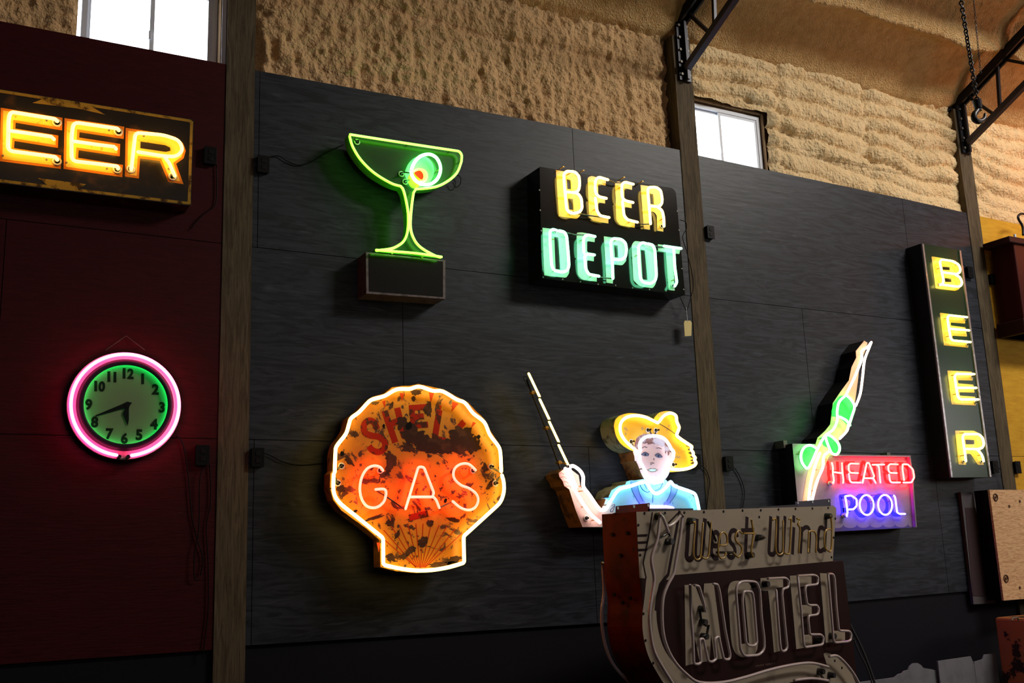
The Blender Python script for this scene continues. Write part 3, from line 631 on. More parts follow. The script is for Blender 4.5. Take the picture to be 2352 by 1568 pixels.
for p in ((462, 462), (1208, 570), (1300, 1058), (335, 610), (1062, 712)): electrode(WALL, z(p), off + .002, tb - .01, t, .014)
supports(WALL, z([(375, 100), (435, 150), (650, 440), (855, 260), (935, 540), (1195, 520), (290, 690), (320, 940), (540, 690), (620, 985), (820, 690), (990, 815), (1060, 1040), (1290, 1015), (540, 130), (870, 185), (1022, 218)]), off, tb, t)

# ================================================================ 5. shell-shaped gas sign
z = Z(720, 850, 3.135); off = .24; tb = off + .055
t = thing('gas_sign', 'rusted yellow scallop-shell sign with red GAS neon and a neon outline', 'sign', root_at(960, 1315))
out = [(755, 97), (850, 118), (940, 138), (1030, 188), (1110, 228), (1170, 290), (1235, 355), (1275, 435), (1330, 520), (1352, 600), (1358, 740), (1378, 800), (1380, 880), (1345, 950), (1240, 1048), (1130, 1150), (1088, 1205), (1088, 1382), (1000, 1420), (850, 1452), (740, 1460), (600, 1448), (482, 1418), (476, 1222), (380, 1140), (200, 1010), (142, 935), (118, 850), (120, 745), (140, 720), (142, 600), (158, 530), (205, 475), (238, 420), (252, 345), (320, 295), (372, 235), (425, 190), (510, 168), (565, 122), (640, 112), (690, 112)]
rust = mat('rusty_yellow_side', (.42, .22, .03), .6, spots=[((.10, .05, .02), 12, .5, .62), ((.3, .12, .02), 5, .45, .6)])
shell = mat('rusted_yellow_enamel', (.74, .31, .015), .38, spots=[((.58, .20, .01), 3, .45, .6), ((.09, .035, .015), 9, .565, .60, 9, (1, 1, 1), .8, .62), ((.065, .03, .018), 24, .60, .63, 8), ((.02, .01, .008), 4, .68, .70, 5)])
MB().ppx(WALL, z(out), off - .11, off - .001).build('cabinet', rust, t)
flat(WALL, z(inset(out, 3)), off - .001, .001, shell, t, 'painted_face')
m = MB()
for p in ((600, 500), (950, 500), (760, 1200)):
    q = WALL.uv(z(p), off - .105); c = WALL.w(q, 0); m.box((c.x - .03, -(off - .105), c.z - .03), (c.x + .03, 0, c.z + .03))
m.build('wall_brackets', M['steel'], t)
redp = mat('faded_red_paint', (.42, .025, .008), .4, spots=[((.09, .03, .018), 12, .52, .56, 8)])
def ltr(strokes, wd, nm):
    m = MB()
    for k, P in enumerate(strokes): m.spx(WALL, z(P), wd, off - .0005, off + .0012 + k * .0003)
    return m.build(nm, redp, t)
k_ = .019 / .019
ltr([cr([(458, 425), (440, 378), (400, 362), (365, 392), (368, 445), (410, 468), (470, 480), (510, 512), (512, 560), (470, 588), (425, 575), (400, 545)])], .04, 'painted_letter_S')
ltr([[(512, 292), (590, 520)], [(603, 270), (655, 480)], [(545, 392), (640, 352)]], .042, 'painted_letter_H')
ltr([[(706, 255), (722, 410)], [(690, 272), (835, 262)], [(705, 338), (795, 330)], [(712, 398), (825, 390)]], .038, 'painted_letter_E')
ltr([[(908, 285), (872, 500)], [(860, 488), (955, 512)]], .042, 'painted_letter_L'); ltr([[(1085, 370), (1040, 420)], [(690, 1062), (825, 1030)]], .04, 'painted_letter_L')
redl = mat('red_pinstripe', (.5, .05, .01), .4)
m = MB(); 
for x, y in ((505, 1150), (505, 1215), (560, 1120), (620, 1115), (680, 1110), (738, 1105), (790, 1105), (848, 1105), (905, 1115), (960, 1125), (1020, 1145), (1068, 1175)):
    m.spx(WALL, z([(x, y), (770 + (x - 770) * .12, 1418)]), .0055, off - .0005, off + .001)
o = m.build('painted_rays', redl, t); o['kind'] = 'stuff'
m = MB()
for a, b, c in (((620, 165), (655, 165), (638, 225)), ((832, 160), (868, 165), (845, 235)), ((495, 225), (520, 215), (515, 275)), ((1000, 225), (1045, 240), (995, 300)), ((1148, 370), (1172, 380), (1135, 415)), ((455, 1240), (480, 1240), (470, 1310)), ((905, 250), (925, 255), (915, 300))): m.ppx(WALL, z([a, b, c]), off - .0005, off + .001)
m.build('painted_flutes', redl, t)['kind'] = 'stuff'
rustm = mat('bare_rusty_steel', (.05, .022, .014), .6, spots=[((.09, .04, .02), 14, .5, .6)])
def blob(px, rx, ry, rot=0, n=46, jag=.35, seed=0):
    out_ = []
    for k in range(n):
        a = 2 * math.pi * k / n; r = 1 + jag * noise.noise((math.cos(a) * 2.2 + seed, math.sin(a) * 2.2, seed * 1.7)) * 1.6 + jag * .5 * noise.noise((math.cos(a) * 9, math.sin(a) * 9, seed))
        x, y = rx * r * math.cos(a), ry * r * math.sin(a); out_.append((px[0] + x * math.cos(rot) - y * math.sin(rot), px[1] + x * math.sin(rot) + y * math.cos(rot)))
    return out_
for i, (p, rx, ry, ro, oo) in enumerate((((725, 470), 95, 62, .35, .0022), ((805, 515), 85, 45, .2, .0021), ((1090, 480), 92, 88, .3, .0022), ((985, 545), 110, 50, .1, .0020), ((880, 560), 120, 42, 0, .0019), ((560, 640), 55, 38, 1.1, .0022), ((825, 280), 28, 48, 0, .0022), ((738, 158), 36, 20, 0, .0022), ((722, 205), 14, 18, 0, .0022), ((690, 560), 60, 30, .5, .0017), ((1150, 540), 50, 60, 0, .0018), ((560, 255), 12, 28, .4, .0022), ((300, 460), 26, 20, .5, .0022), ((790, 1235), 28, 48, .5, .0022), ((700, 1300), 22, 40, .9, .0022), ((650, 1340), 26, 20, 0, .0022), ((930, 1395), 90, 16, -.1, .0022), ((560, 1350), 34, 30, .3, .0022), ((605, 1180), 14, 36, .5, .0022), ((1010, 1365), 60, 22, -.3, .0022), ((640, 380), 45, 40, 0, .0021), ((440, 1060), 70, 12, -.3, .0022), ((550, 1100), 30, 22, 0, .0022), ((840, 1100), 26, 24, .8, .0022), ((1010, 1075), 50, 14, .2, .0022), ((420, 700), 12, 20, 0, .0022), ((1235, 700), 16, 34, 0, .0022), ((1275, 820), 16, 50, .5, .0022), ((260, 650), 40, 20, .9, .0022), ((200, 850), 30, 26, .9, .0022), ((545, 700), 24, 50, .3, .0019))):
    flat(WALL, z(blob(p, rx, ry, ro, seed=i * 3.1)), off, oo, rustm, t, 'rust_patch')
for i, (p, rx, ry, ro) in enumerate((((687, 400), 22, 30, .5), ((206, 600), 14, 18, 0), ((507, 402), 8, 14, 0), ((952, 938), 10, 16, .3), ((300, 1015), 18, 8, -.5), ((1190, 480), 12, 14, 0))):
    flat(WALL, z(blob(p, rx, ry, ro, 20, .2, i)), off, .003, M['blackp'], t, 'rust_hole')
tubes(WALL, [cr(z([(153, 732), (158, 600), (168, 545), (232, 460), (255, 390), (272, 345), (330, 300), (400, 225), (442, 205), (512, 185), (600, 138), (690, 135), (762, 118), (860, 148), (930, 152), (1030, 210), (1090, 235), (1150, 310), (1230, 375), (1270, 465), (1330, 545), (1346, 600), (1352, 728)]), 4),
    cr(z([(146, 748), (145, 870), (185, 950), (300, 1045)]))[:-1] + fil(z([(300, 1045), (502, 1208, 6), (503, 1400, 6), (620, 1428, 20), (740, 1443, 20), (850, 1440, 20), (980, 1418, 20), (1085, 1385, 5), (1081, 1195, 5), (1350, 950, 14), (1374, 870, 14), (1370, 800, 14), (1357, 756)]), 6)], tb, .0118, N_['yellow'], t, 'outline_neon_tube')
tubes(WALL, [cr(z([(500, 722), (478, 697), (435, 688), (385, 710), (348, 770), (334, 850), (345, 920), (375, 970), (415, 989), (462, 984), (505, 948), (521, 900), (520, 868), (500, 855), (448, 858)]), 4),
    fil(z([(663, 998), (755, 695, 5), (795, 698, 5), (866, 880, 4), (860, 903)]), 5), fil(z([(697, 912), (865, 912, 4), (884, 935, 3), (906, 990)]), 4),
    cr(z([(1167, 718), (1115, 675), (1055, 678), (1013, 715), (1012, 775), (1060, 826), (1120, 850), (1170, 888), (1186, 935), (1165, 985), (1120, 1006), (1060, 990), (1003, 944)]), 4)], tb, .0085, N_['red'], t, 'neon_letter')
jumper(WALL, z([(448, 862), (540, 920), (655, 1000)]), tb - .02, .0045, t); jumper(WALL, z([(915, 985), (1003, 945)]), tb - .015, .0045, t)
for p, q in (((198, 690), (150, 730)), ((172, 812), (146, 752)), ((1275, 696), (1352, 738)), ((1305, 815), (1350, 760)), ((477, 722), (500, 720)), ((1145, 722), (1166, 718))):
    electrode(WALL, z(p), off, tb - .015, t, .017); jumper(WALL, z([p, q]), tb - .008, .006, t)
supports(WALL, z([(130, 545), (105, 855), (485, 1412), (600, 1440)]), off - .03, tb, t)

# ================================================================ 6. boy in a straw hat with a fishing rod
z = Z(1180, 840, 3.92); zf = Z(1400, 930, 7.84); off = .18; tb = off + .045
t = thing('fishing_boy_sign', 'cut-out neon sign of a boy in a straw hat holding a fishing rod', 'sign', root_at(1450, 1200))
skin = mat('painted_skin', (.78, .55, .50), .4, spots=[((.35, .3, .32), 30, .68, .72)]); hatm = mat('straw_yellow_paint', (.78, .48, .06), .4, spots=[((.42, .32, .18), 11, .58, .62, 8), ((.08, .05, .04), 40, .70, .72)])
shirt = mat('pale_blue_paint', (.35, .62, .68), .4, spots=[((.12, .4, .45), 30, .64, .67)]); hair = mat('brown_hair_paint', (.22, .11, .09), .5, spots=[((.45, .42, .45), 14, .48, .56)]); sidem = mat('grey_green_return', (.30, .30, .18), .5, spots=[((.1, .1, .06), 14, .5, .6)]); woodside = mat('brown_return', (.30, .14, .05), .5, spots=[((.1, .05, .03), 10, .5, .6)])
ink = mat('ink_line', (.03, .03, .05), .5); eyem = mat('slate_blue_paint', (.15, .17, .24), .4); strap = mat('denim_blue_paint', (.22, .30, .55), .4)
hat = cr([(78, 380), (105, 265), (185, 190), (330, 148), (470, 150), (600, 172), (710, 205)], 4) + cr([(795, 250), (835, 190), (910, 130), (1020, 108), (1130, 122), (1195, 175), (1218, 270), (1232, 350), (1220, 450), (1195, 525)], 4) + [(1250, 590), (1360, 660), (1460, 735), (1495, 790), (1510, 870), (1545, 950), (1560, 1040), (1510, 1105)] + cr([(1400, 1160), (1250, 1193), (1100, 1205), (1060, 1192)], 4) + [(1000, 1000), (600, 900)] + cr([(430, 832), (300, 770), (190, 680), (115, 545), (78, 380)], 4)[:-1]
o = MB().ppx(WALL, zf(hat), 0, off).build('hat', sidem, t, 'deep grey-green metal return of the hat'); flat(WALL, zf(hat), off, .001, hatm, o, 'hat_face')
line(WALL, zf([(880, 325), (1010, 400), (1110, 465), (1185, 522)]), .005, off + .001, .0008, ink, o, 'crown_line')
m = MB()
for P in ([(1370, 725), (1460, 757), (1395, 748)], [(1405, 800), (1455, 770), (1440, 818)], [(1415, 860), (1475, 828), (1478, 895)], [(1445, 930), (1498, 903), (1500, 955)], [(1448, 1000), (1515, 962), (1515, 1015)], [(1450, 1050), (1528, 1008), (1508, 1060)]): m.ppx(WALL, zf(P), off, off + .002)
m.build('brim_fringe', ink, o)
arm = [(405, 965), (455, 925), (520, 935), (585, 985), (600, 1088), (660, 1140), (740, 1230), (790, 1282), (815, 1240), (830, 1195), (915, 1245), (905, 1330), (790, 1450), (620, 1450), (555, 1290), (500, 1112), (455, 1080), (440, 1035), (412, 1000)]
o = MB().ppx(WALL, z(arm), 0, off).build('arm', woodside, t, 'brown metal return of the arm'); flat(WALL, z(arm), off, .001, skin, o, 'arm_face')
m = MB()
for P in ([(408, 972), (430, 962), (455, 978)], [(420, 1005), (450, 998), (478, 1015)], [(440, 1045), (470, 1040), (495, 1060)], [(470, 1088), (500, 1080), (515, 1100)], [(470, 945), (500, 1000), (520, 1060)]): m.spx(WALL, z(cr(P)), .003, off, off + .0018)
m.build('finger_lines', mat('finger_ink', (.35, .12, .1), .5), o)
body = [(780, 1452), (785, 1400), (905, 1330), (912, 1245), (805, 1188), (850, 1190), (880, 1120), (945, 1080), (1005, 1068), (1015, 1042), (1050, 1030), (1100, 1030), (1160, 1020), (1345, 1020), (1372, 1025), (1400, 1060), (1470, 1065), (1490, 1088), (1590, 1140), (1640, 1200), (1665, 1300), (1640, 1452)]
o = MB().ppx(WALL, z(body), 0, off - .001).build('shirt', sidem, t, 'grey-green metal return of the shirt'); flat(WALL, z(body), off - .001, .001, shirt, o, 'shirt_face')
def fl(px, k, mm, nm, par): return flat(WALL, px, off + .001 + k * .0008, .0008, mm, par, nm)
for P in ([(1050, 1035), (1112, 1035), (1125, 1130), (1185, 1230), (1130, 1245), (1075, 1150), (1060, 1100)], [(1415, 1070), (1480, 1085), (1470, 1140), (1400, 1240), (1360, 1235), (1410, 1150)]): fl(z(P), 0, strap, 'overall_strap', o)
m = MB()
for P in ([(1055, 1045), (1070, 1130), (1135, 1245)], [(1112, 1040), (1128, 1130), (1165, 1225)], [(1478, 1090), (1462, 1150), (1405, 1235)], [(1420, 1080), (1410, 1150), (1380, 1215)], [(1125, 1040), (1160, 1110), (1210, 1138), (1230, 1110)], [(1255, 1160), (1253, 1230)], [(1345, 1045), (1320, 1100), (1270, 1125)], [(1170, 1045), (1200, 1110)], [(880, 1260), (910, 1248), (890, 1310), (870, 1300), (905, 1260)], [(810, 1190), (870, 1180)]): m.spx(WALL, z(cr(P)), .0035, off, off + .0026)
m.build('shirt_lines', mat('blue_ink', (.03, .08, .2), .5), o)['kind'] = 'stuff'
for p in ((1150, 1243), (1370, 1245)):
    q = WALL.uv(z(p), off); m = MB(); m.cyl(WALL.w(q, off), WALL.w(q, off + .006), .02, 14); m.build('overall_button', strap, o)
head = cr([(460, 690), (480, 610), (540, 550), (640, 520), (760, 515), (900, 545), (1030, 610), (1100, 720), (1145, 820), (1165, 880), (1130, 985), (1095, 1010), (1075, 1120), (1040, 1220), (990, 1320)], 3) + [(970, 1400), (800, 1440), (700, 1400)] + cr([(620, 1325), (565, 1220), (520, 1100), (485, 1025), (455, 1000), (448, 920), (425, 840), (460, 790)], 3)
o = MB().ppx(WALL, zf(head), 0, off + .002).build('head', woodside, t, 'brown metal return of the head'); 
def ff(P, k, mm, nm): return flat(WALL, zf(P), off + .002 + k * .0008, .0008, mm, o, nm)
ff(head, 0, skin, 'face_paint')
ff([(458, 690), (480, 612), (540, 552), (640, 522), (760, 517), (900, 547), (1030, 612), (1100, 722), (1140, 825), (1085, 840), (1070, 905), (1050, 905), (1045, 850), (1025, 830), (1015, 880), (1000, 860), (990, 745), (930, 755), (900, 720), (850, 740), (870, 705), (800, 705), (790, 690), (690, 710), (680, 680), (620, 700), (600, 680), (555, 710), (525, 760), (500, 850), (480, 830), (460, 790)], 1, hair, 'hair_paint')
for P in ([(578, 888), (620, 855), (672, 858), (712, 892), (702, 918), (640, 922), (595, 908)], [(820, 905), (850, 880), (900, 880), (945, 915), (950, 945), (880, 953), (832, 930)]):
    ff(P, 1, eyem, 'eye'); cx = sum(p[0] for p in P) / len(P); cy = sum(p[1] for p in P) / len(P); ff([(cx + 16 * math.cos(a), cy + 20 * math.sin(a)) for a in [k * .785 for k in range(8)]], 2, ink, 'pupil')
ff([(675, 1165), (740, 1136), (775, 1142), (810, 1136), (875, 1165), (825, 1200), (765, 1206), (720, 1195)], 1, mat('lip_outline', (.16, .12, .05), .5), 'lips'); ff([(695, 1166), (745, 1148), (810, 1148), (855, 1166), (815, 1190), (765, 1195), (725, 1185)], 2, mat('tooth_paint', (.6, .8, .75), .4), 'mouth')
m = MB()
for P in ([(590, 772), (632, 748), (682, 765)], [(848, 775), (892, 767), (940, 788)], [(735, 1045), (765, 1037), (805, 1050)], [(800, 955), (806, 985)], [(740, 1072), (762, 1065)], [(575, 890), (640, 845), (715, 885)], [(815, 905), (880, 868), (955, 930)], [(460, 1010), (490, 1010)]): m.spx(WALL, zf(cr(P)), .0032, off, off + .0052)
m.build('face_lines', ink, o)
tubes(WALL, [cr(zf([(482, 818), (400, 752), (300, 660), (218, 540), (190, 430), (202, 330), (262, 250), (360, 202), (500, 190), (640, 215), (760, 268), (862, 318)]), 4), cr(zf([(868, 318), (900, 290), (970, 200), (1060, 150), (1130, 150), (1195, 195), (1212, 300), (1252, 395), (1235, 465), (1212, 545), (1285, 612), (1400, 690), (1482, 748), (1470, 795), (1508, 860), (1505, 900), (1542, 945), (1532, 990), (1556, 1045), (1510, 1100), (1400, 1142), (1250, 1163), (1110, 1150)]), 4)], tb, .0115, N_['yellow'], t, 'hat_neon_tube')
tubes(WALL, [('c', cr(zf([(1150, 835), (1152, 890), (1130, 985), (1090, 1012), (1070, 1100), (1040, 1220), (980, 1310), (880, 1352), (780, 1345), (700, 1290), (640, 1180), (590, 1080), (550, 1010), (545, 930), (525, 865), (552, 820), (542, 740), (565, 650), (640, 582), (760, 555), (900, 567), (1000, 620), (1070, 710), (1112, 790)]), 4, True))], tb + .01, .0118, N_['lav'], t, 'face_neon_tube')
tubes(WALL, [cr(z([(500, 908), (540, 902), (598, 945), (625, 1000), (627, 1085), (680, 1160), (750, 1262), (792, 1300), (832, 1285)]), 4), cr(z([(465, 925), (498, 990), (538, 1090), (588, 1180), (640, 1262), (700, 1342), (775, 1408)]), 4), cr(z([(500, 920), (520, 990), (560, 1090)]), 4)], tb, .0125, N_['white'], t, 'arm_neon_tube')
tubes(WALL, [cr(z([(838, 1280), (890, 1190), (950, 1112), (1050, 1082), (1185, 1045), (1232, 1112), (1282, 1150), (1332, 1130), (1382, 1080), (1412, 1042), (1452, 1082), (1600, 1135), (1642, 1175), (1668, 1295)]), 4)], tb, .0115, N_['cyan'], t, 'shirt_neon_tube')
tubes(WALL, [z([(1100, 1268), (1380, 1268), (1432, 1280)])], tb, .011, N_['violet'], t, 'bib_neon_tube')
for p in ((680, 452), (825, 458), (380, 662), (1138, 1075)): electrode(WALL, zf(p), off + .001, tb, t, .016)
electrode(WALL, z((650, 1370)), off + .001, off + .03, t, .018)
for P in ([(700, 450), (730, 470), (750, 520)], [(840, 470), (820, 520)], [(400, 670), (430, 740)], [(1100, 835), (1140, 828)]): jumper(WALL, zf(P), tb - .01, .0055, t)
supports(WALL, z([(590, 1085), (580, 1130), (610, 1270), (700, 1390), (810, 1255), (1130, 930)]), off, tb, t)
# rod
m = MB(); pts = [WALL.w(WALL.uv(z(p), .12), .12) for p in ((118, 130), (165, 250), (290, 565), (400, 870), (425, 940))]; m.tube3(pts, .008, 8); R_ = m.build('fishing_rod', M['steel'], t, 'dark steel rod carrying the tube')
m = MB(); m.tube3([WALL.w(WALL.uv(z(p), .135), .135) for p in cr([(130, 190), (95, 130), (92, 100), (112, 95), (128, 130)])], .003, 5); m.build('rod_wire', M['rubber'], R_)
m = MB()
for p, q in (((165, 243), (215, 245)), ((290, 560), (335, 570)), ((405, 870), (470, 880))):
    a = WALL.w(WALL.uv(z(p), .125), .125); b = WALL.w(WALL.uv(z(q), tb + .02), tb + .02); m.tube3([a, b], .006, 6); m.cyl(a - Vector((0, .02, 0)), a + Vector((0, .02, 0)), .014, 8)
m.build('rod_clamps', M['brass'], R_)
tubes(WALL, [z([a, b]) for a, b in (((135, 70), (232, 275)), ((234, 300), (318, 478)), ((320, 503), (404, 682)), ((405, 712), (488, 888)))], tb + .02, .0088, N_['yellow'], t, 'rod_neon_tube')
for a, b in (((230, 272), (236, 303)), ((317, 476), (321, 506)), ((402, 680), (406, 714)), ((486, 886), (492, 910))): jumper(WALL, z([a, b]), tb + .02, .0075, t)

# ================================================================ 7. diver sign
z = Z(1800, 980, 6.031); zd = Z(1760, 760, 3.266); off = .17; tb = off + .045
t = thing('heated_pool_sign', 'white panel reading HEATED POOL in red and blue neon with a green-suited diver', 'sign', root_at(1960, 1210))
pan = z([(120, 232), (438, 238), (560, 330), (700, 388), (1755, 402), (1795, 760), (1845, 1392), (720, 1450), (230, 1476)])
fm = mat('weathered_white_enamel', (.25, .21, .24), .35, spots=[((.16, .13, .16), 5, .5, .7), ((.18, .16, .15), 30, .68, .72)])
MB().ppx(WALL, pan, 0, off).build('cabinet', M['black'], t); flat(WALL, pan, off, .001, fm, t, 'white_face', 'white enamelled face panel')
m = MB(); m.spx(WALL, z([(715, 394), (1752, 407), (1790, 760), (1838, 1385)]), .012, off, off + .03); m.build('raised_lip', fm, t)
scal = [(240, 1360), (300, 1395), (380, 1400), (440, 1358), (520, 1400), (600, 1400), (650, 1356)]
arc = []
cus = [(240, 1362), (445, 1360), (640, 1358), (830, 1355), (1015, 1354), (1195, 1350), (1375, 1348), (1545, 1346), (1722, 1342), (1860, 1338)]
for (a, b), (c, d) in zip(cus, cus[1:]):
    for k in range(8):
        th = math.pi * k / 8; arc.append((a + (c - a) * (1 - math.cos(th)) / 2, b + (d - b) * k / 8 + 46 * math.sin(th)))
arc = [p for p in arc if p[0] < 1838] + [(1842, 1372)]
flat(WALL, z(arc + [(1844, 1390), (720, 1449), (232, 1475)]), off + .001, .001, mat('indigo_scallop_paint', (.10, .08, .22), .4), t, 'scalloped_border')
cab = zd([(735, 72), (700, 115), (672, 150), (675, 200), (640, 270), (620, 370), (560, 450), (500, 540), (490, 620), (480, 700), (440, 750), (385, 800), (365, 865), (420, 930), (525, 930), (548, 810), (605, 745), (650, 600), (668, 520), (690, 350), (700, 250), (742, 150), (760, 88)])
MB().ppx(WALL, cab, 0, off - .001).build('diver_cabinet', M['blackp'], t)
fsk = mat('diver_skin_paint', (.72, .5, .32), .4); fgr = mat('green_suit_paint', (.08, .5, .18), .4)
dv = [(735, 72), (700, 115), (672, 150), (675, 200), (640, 270), (620, 370), (560, 450), (500, 540), (490, 620), (480, 700), (440, 750), (385, 800), (365, 865), (372, 905), (330, 1000), (300, 1100), (268, 1290), (350, 1292), (400, 1110), (440, 1012), (475, 930), (525, 930), (548, 810), (605, 745), (650, 600), (668, 520), (690, 350), (700, 250), (742, 150), (760, 88)]
d_ = flat(WALL, zd(dv), off + .001, .0012, fsk, t, 'diver', 'painted diver with raised arms')
flat(WALL, zd([(505, 540), (550, 488), (610, 478), (645, 510), (667, 545), (640, 640), (612, 705), (545, 645), (490, 640), (490, 600)]), off + .0022, .001, fgr, d_, 'swimsuit_top'); flat(WALL, zd([(400, 800), (480, 778), (530, 810), (548, 860), (535, 920), (500, 930), (470, 880), (430, 860)]), off + .0022, .001, fgr, d_, 'swimsuit_bottom'); flat(WALL, zd(cr([(365, 870), (310, 855), (265, 880), (245, 930), (258, 990), (290, 1030), (330, 990), (365, 930)], 4, True)), off + .0022, .001, fgr, d_, 'swim_cap')
tr_ = .0105
tubes(WALL, [cr(zd([(788, 84), (760, 120), (718, 150), (716, 210), (682, 300), (652, 370), (602, 470)]), 4), cr(zd([(788, 84), (770, 130), (737, 220), (722, 350), (705, 470), (672, 560)]), 4), cr(zd([(618, 702), (604, 750), (552, 806)]), 4),
    cr(zd([(475, 900), (432, 940), (425, 1020), (395, 1090), (370, 1160), (342, 1275)]), 4), cr(zd([(402, 915), (372, 990), (350, 1070), (330, 1160), (318, 1275)]), 4)], tb, tr_, N_['dwhite'], t, 'diver_neon_tube', 'white neon tube')
tubes(WALL, [cr(zd([(602, 478), (548, 530), (532, 600), (532, 670), (502, 738), (442, 785), (402, 850), (375, 905), (350, 965), (322, 1020)]), 4), cr(zd([(605, 484), (642, 522), (662, 570), (642, 640), (622, 702)]), 4), cr(zd([(550, 642), (600, 670), (628, 706)]), 4),
    ('c', cr(zd([(450, 780), (492, 792), (540, 842), (550, 890), (528, 925), (492, 915), (470, 870), (450, 815)]), 4, True)), cr(zd([(385, 885), (335, 857), (288, 870), (262, 920), (266, 980), (300, 1028), (322, 1020)]), 4)], tb + .004, tr_, N_['vgreen'], t, 'diver_neon_tube', 'green neon tube')
H = [cr([(668, 500), (682, 560), (682, 640), (694, 730), (688, 768), (674, 782)], 4), [(690, 627), (800, 641)], [(808, 505), (815, 640), (827, 735), (822, 778)]]
E_ = [fil([(1038, 512), (925, 508), (900, 530), (900, 600), (925, 636), (1030, 641)], 12), fil([(903, 650), (915, 740), (935, 770), (1066, 772)], 15)]
A_ = [fil([(1093, 776), (1150, 500, 14), (1182, 500, 14), (1252, 680, 8), (1244, 702)], 10), fil([(1120, 710), (1240, 712, 14), (1275, 776)], 12)]
T_ = [[(1230, 525), (1392, 522)], cr([(1298, 537), (1318, 560), (1330, 680), (1340, 772)], 4)]
E2_ = [fil([(1582, 520), (1475, 516), (1448, 540), (1450, 605), (1475, 637), (1568, 640)], 12), fil([(1460, 660), (1470, 740), (1490, 770), (1612, 770)], 15)]
D_ = [fil([(1667, 738), (1645, 590), (1648, 518), (1720, 520, 16), (1790, 590, 20), (1808, 700, 20), (1770, 770, 14), (1658, 772)], 10)]
redb = mat('red_block_paint', (.55, .03, .03), .4); blub = mat('dark_blue_paint', (.04, .05, .35), .4)
for nm, S in (('H', H), ('E', E_), ('A', A_), ('T', T_), ('E', E2_), ('D', D_)):
    tubes(WALL, [z(p) for p in S], tb, .0074, N_['pred'], t, 'neon_letter_' + nm)
    m = MB()
    for k, p in enumerate(S): m.spx(WALL, z(shift(p, -62, -8)), .03, off + .0005, off + .0018 + .0003 * k, ext=.01)
    m.build('painted_letter_' + nm, redb, t)
def ell(cx, cy, rx, ry, rot=0, n=24, a0=0, a1=2 * math.pi): return [(cx + rx * math.cos(a0 + (a1 - a0) * k / n) * math.cos(rot) - ry * math.sin(a0 + (a1 - a0) * k / n) * math.sin(rot), cy + rx * math.cos(a0 + (a1 - a0) * k / n) * math.sin(rot) + ry * math.sin(a0 + (a1 - a0) * k / n) * math.cos(rot)) for k in range(n)]
PP = [fil([(868, 1235), (885, 1190), (868, 1050), (850, 960), (935, 950, 14), (1010, 1000, 20), (1014, 1090, 16), (970, 1140, 14), (885, 1145)], 10)]
for nm, S in (('P', PP), ('O', [('c', ell(1150, 1082, 97, 138, -.06))]), ('O', [('c', ell(1405, 1080, 97, 138, -.06))]), ('L', [fil([(1528, 952), (1545, 980), (1572, 1185), (1605, 1205), (1682, 1205)], 12)])):
    tubes(WALL, [('c', z(p[1])) if p[0] == 'c' else z(p) for p in S], tb, .0074, N_['blue'], t, 'neon_letter_' + nm)
    m = MB()
    for p in S:
        cl = p[0] == 'c'; q = shift(p[1] if cl else p, -66, 8); m.spx(WALL, z(q), .036, off + .0005, off + .0018, closed=cl)
    m.build('painted_letter_' + nm, blub, t)
for p in ((628, 782), (818, 1232)):
    q = WALL.uv(z(p), off); m = MB(); m.cyl(WALL.w(q, off), WALL.w(q, tb), .017, 14); m.build('electrode', M['white_ring'], t)
jumper(WALL, z([(640, 782), (680, 785)]), tb, .005, t); jumper(WALL, z([(830, 1232), (868, 1235)]), tb, .005, t); jumper(WALL, z([(1190, 950), (1300, 940), (1370, 940)]), tb - .01, .004, t); jumper(WALL, z([(1440, 940), (1530, 950)]), tb - .01, .004, t); jumper(WALL, z([(1612, 770), (1665, 745)]), tb - .01, .005, t)
m = MB(); q = atY(*z((25, 240)), -.1); m.box((q.x - .02, -.1, q.z - .03), (q.x + .02, 0, q.z + .03)); m.build('mounting_bracket', M['screw'], t)
q = atY(*z((1455, 378)), -.1); m = MB(); m.box((q.x - .02, -.1, q.z - .01), (q.x + .02, -.02, q.z + .015)); m.build('mounting_bracket', M['screw'], t)
supports(WALL, z([(205, 350), (180, 380), (480, 170), (400, 600), (390, 880), (1170, 1040), (1430, 1035)]), off, tb, t)

# ================================================================ 8. tall vertical sign
z = Z(2060, 480, 2.377); za = Z(2080, 550, 5.6); zb = Z(2100, 820, 5.405); off = .18; tb = off + .045
t = thing('vertical_beer_sign', 'tall narrow dark green sign with BEER in stacked yellow neon letters', 'sign', root_at(2240, 1096))
MB().ppx(WALL, z([(135, 187), (350, 224), (518, 1463), (297, 1465)]), 0, off).build('cabinet', mat('black_sheet_metal', (.008, .008, .009), .3), t)
flat(WALL, z([(137, 188), (350, 225), (517, 1462), (298, 1464)]), off, .001, mat('dark_green_enamel', (.006, .030, .016), .27, spots=[((.012, .028, .016), 6, .6, .7)]), t, 'green_face')
trim = mat('dented_aluminium_trim', (.4, .38, .4), .3, .7, bump=(20, .5))
for P in ([(142, 190), (176, 460), (182, 505), (230, 890), (300, 1463)], [(345, 226), (390, 560), (450, 1010), (512, 1461)]):
    m = MB(); m.stroke(WALL, [WALL.uv(p, off + .01) for p in z(P)], .022, off - .004, off + .012); m.build('edge_trim', trim, t)
def vl(P, zz, nm, counters=()):
    o = flat(WALL, fil(zz(P), 2, True, 2), off + .001, .002, yb, t, nm)
    for c in counters: flat(WALL, zz(c), off + .003, .001, M['black'], o, 'counter')
vl([(333, 215), (480, 240), (640, 270), (700, 330), (705, 410), (665, 450), (715, 500), (722, 580), (685, 640), (640, 660), (385, 630)], za, 'letter_B', ([(475, 350), (565, 355), (568, 392), (480, 388)], [(500, 495), (588, 502), (588, 545), (512, 543)]))
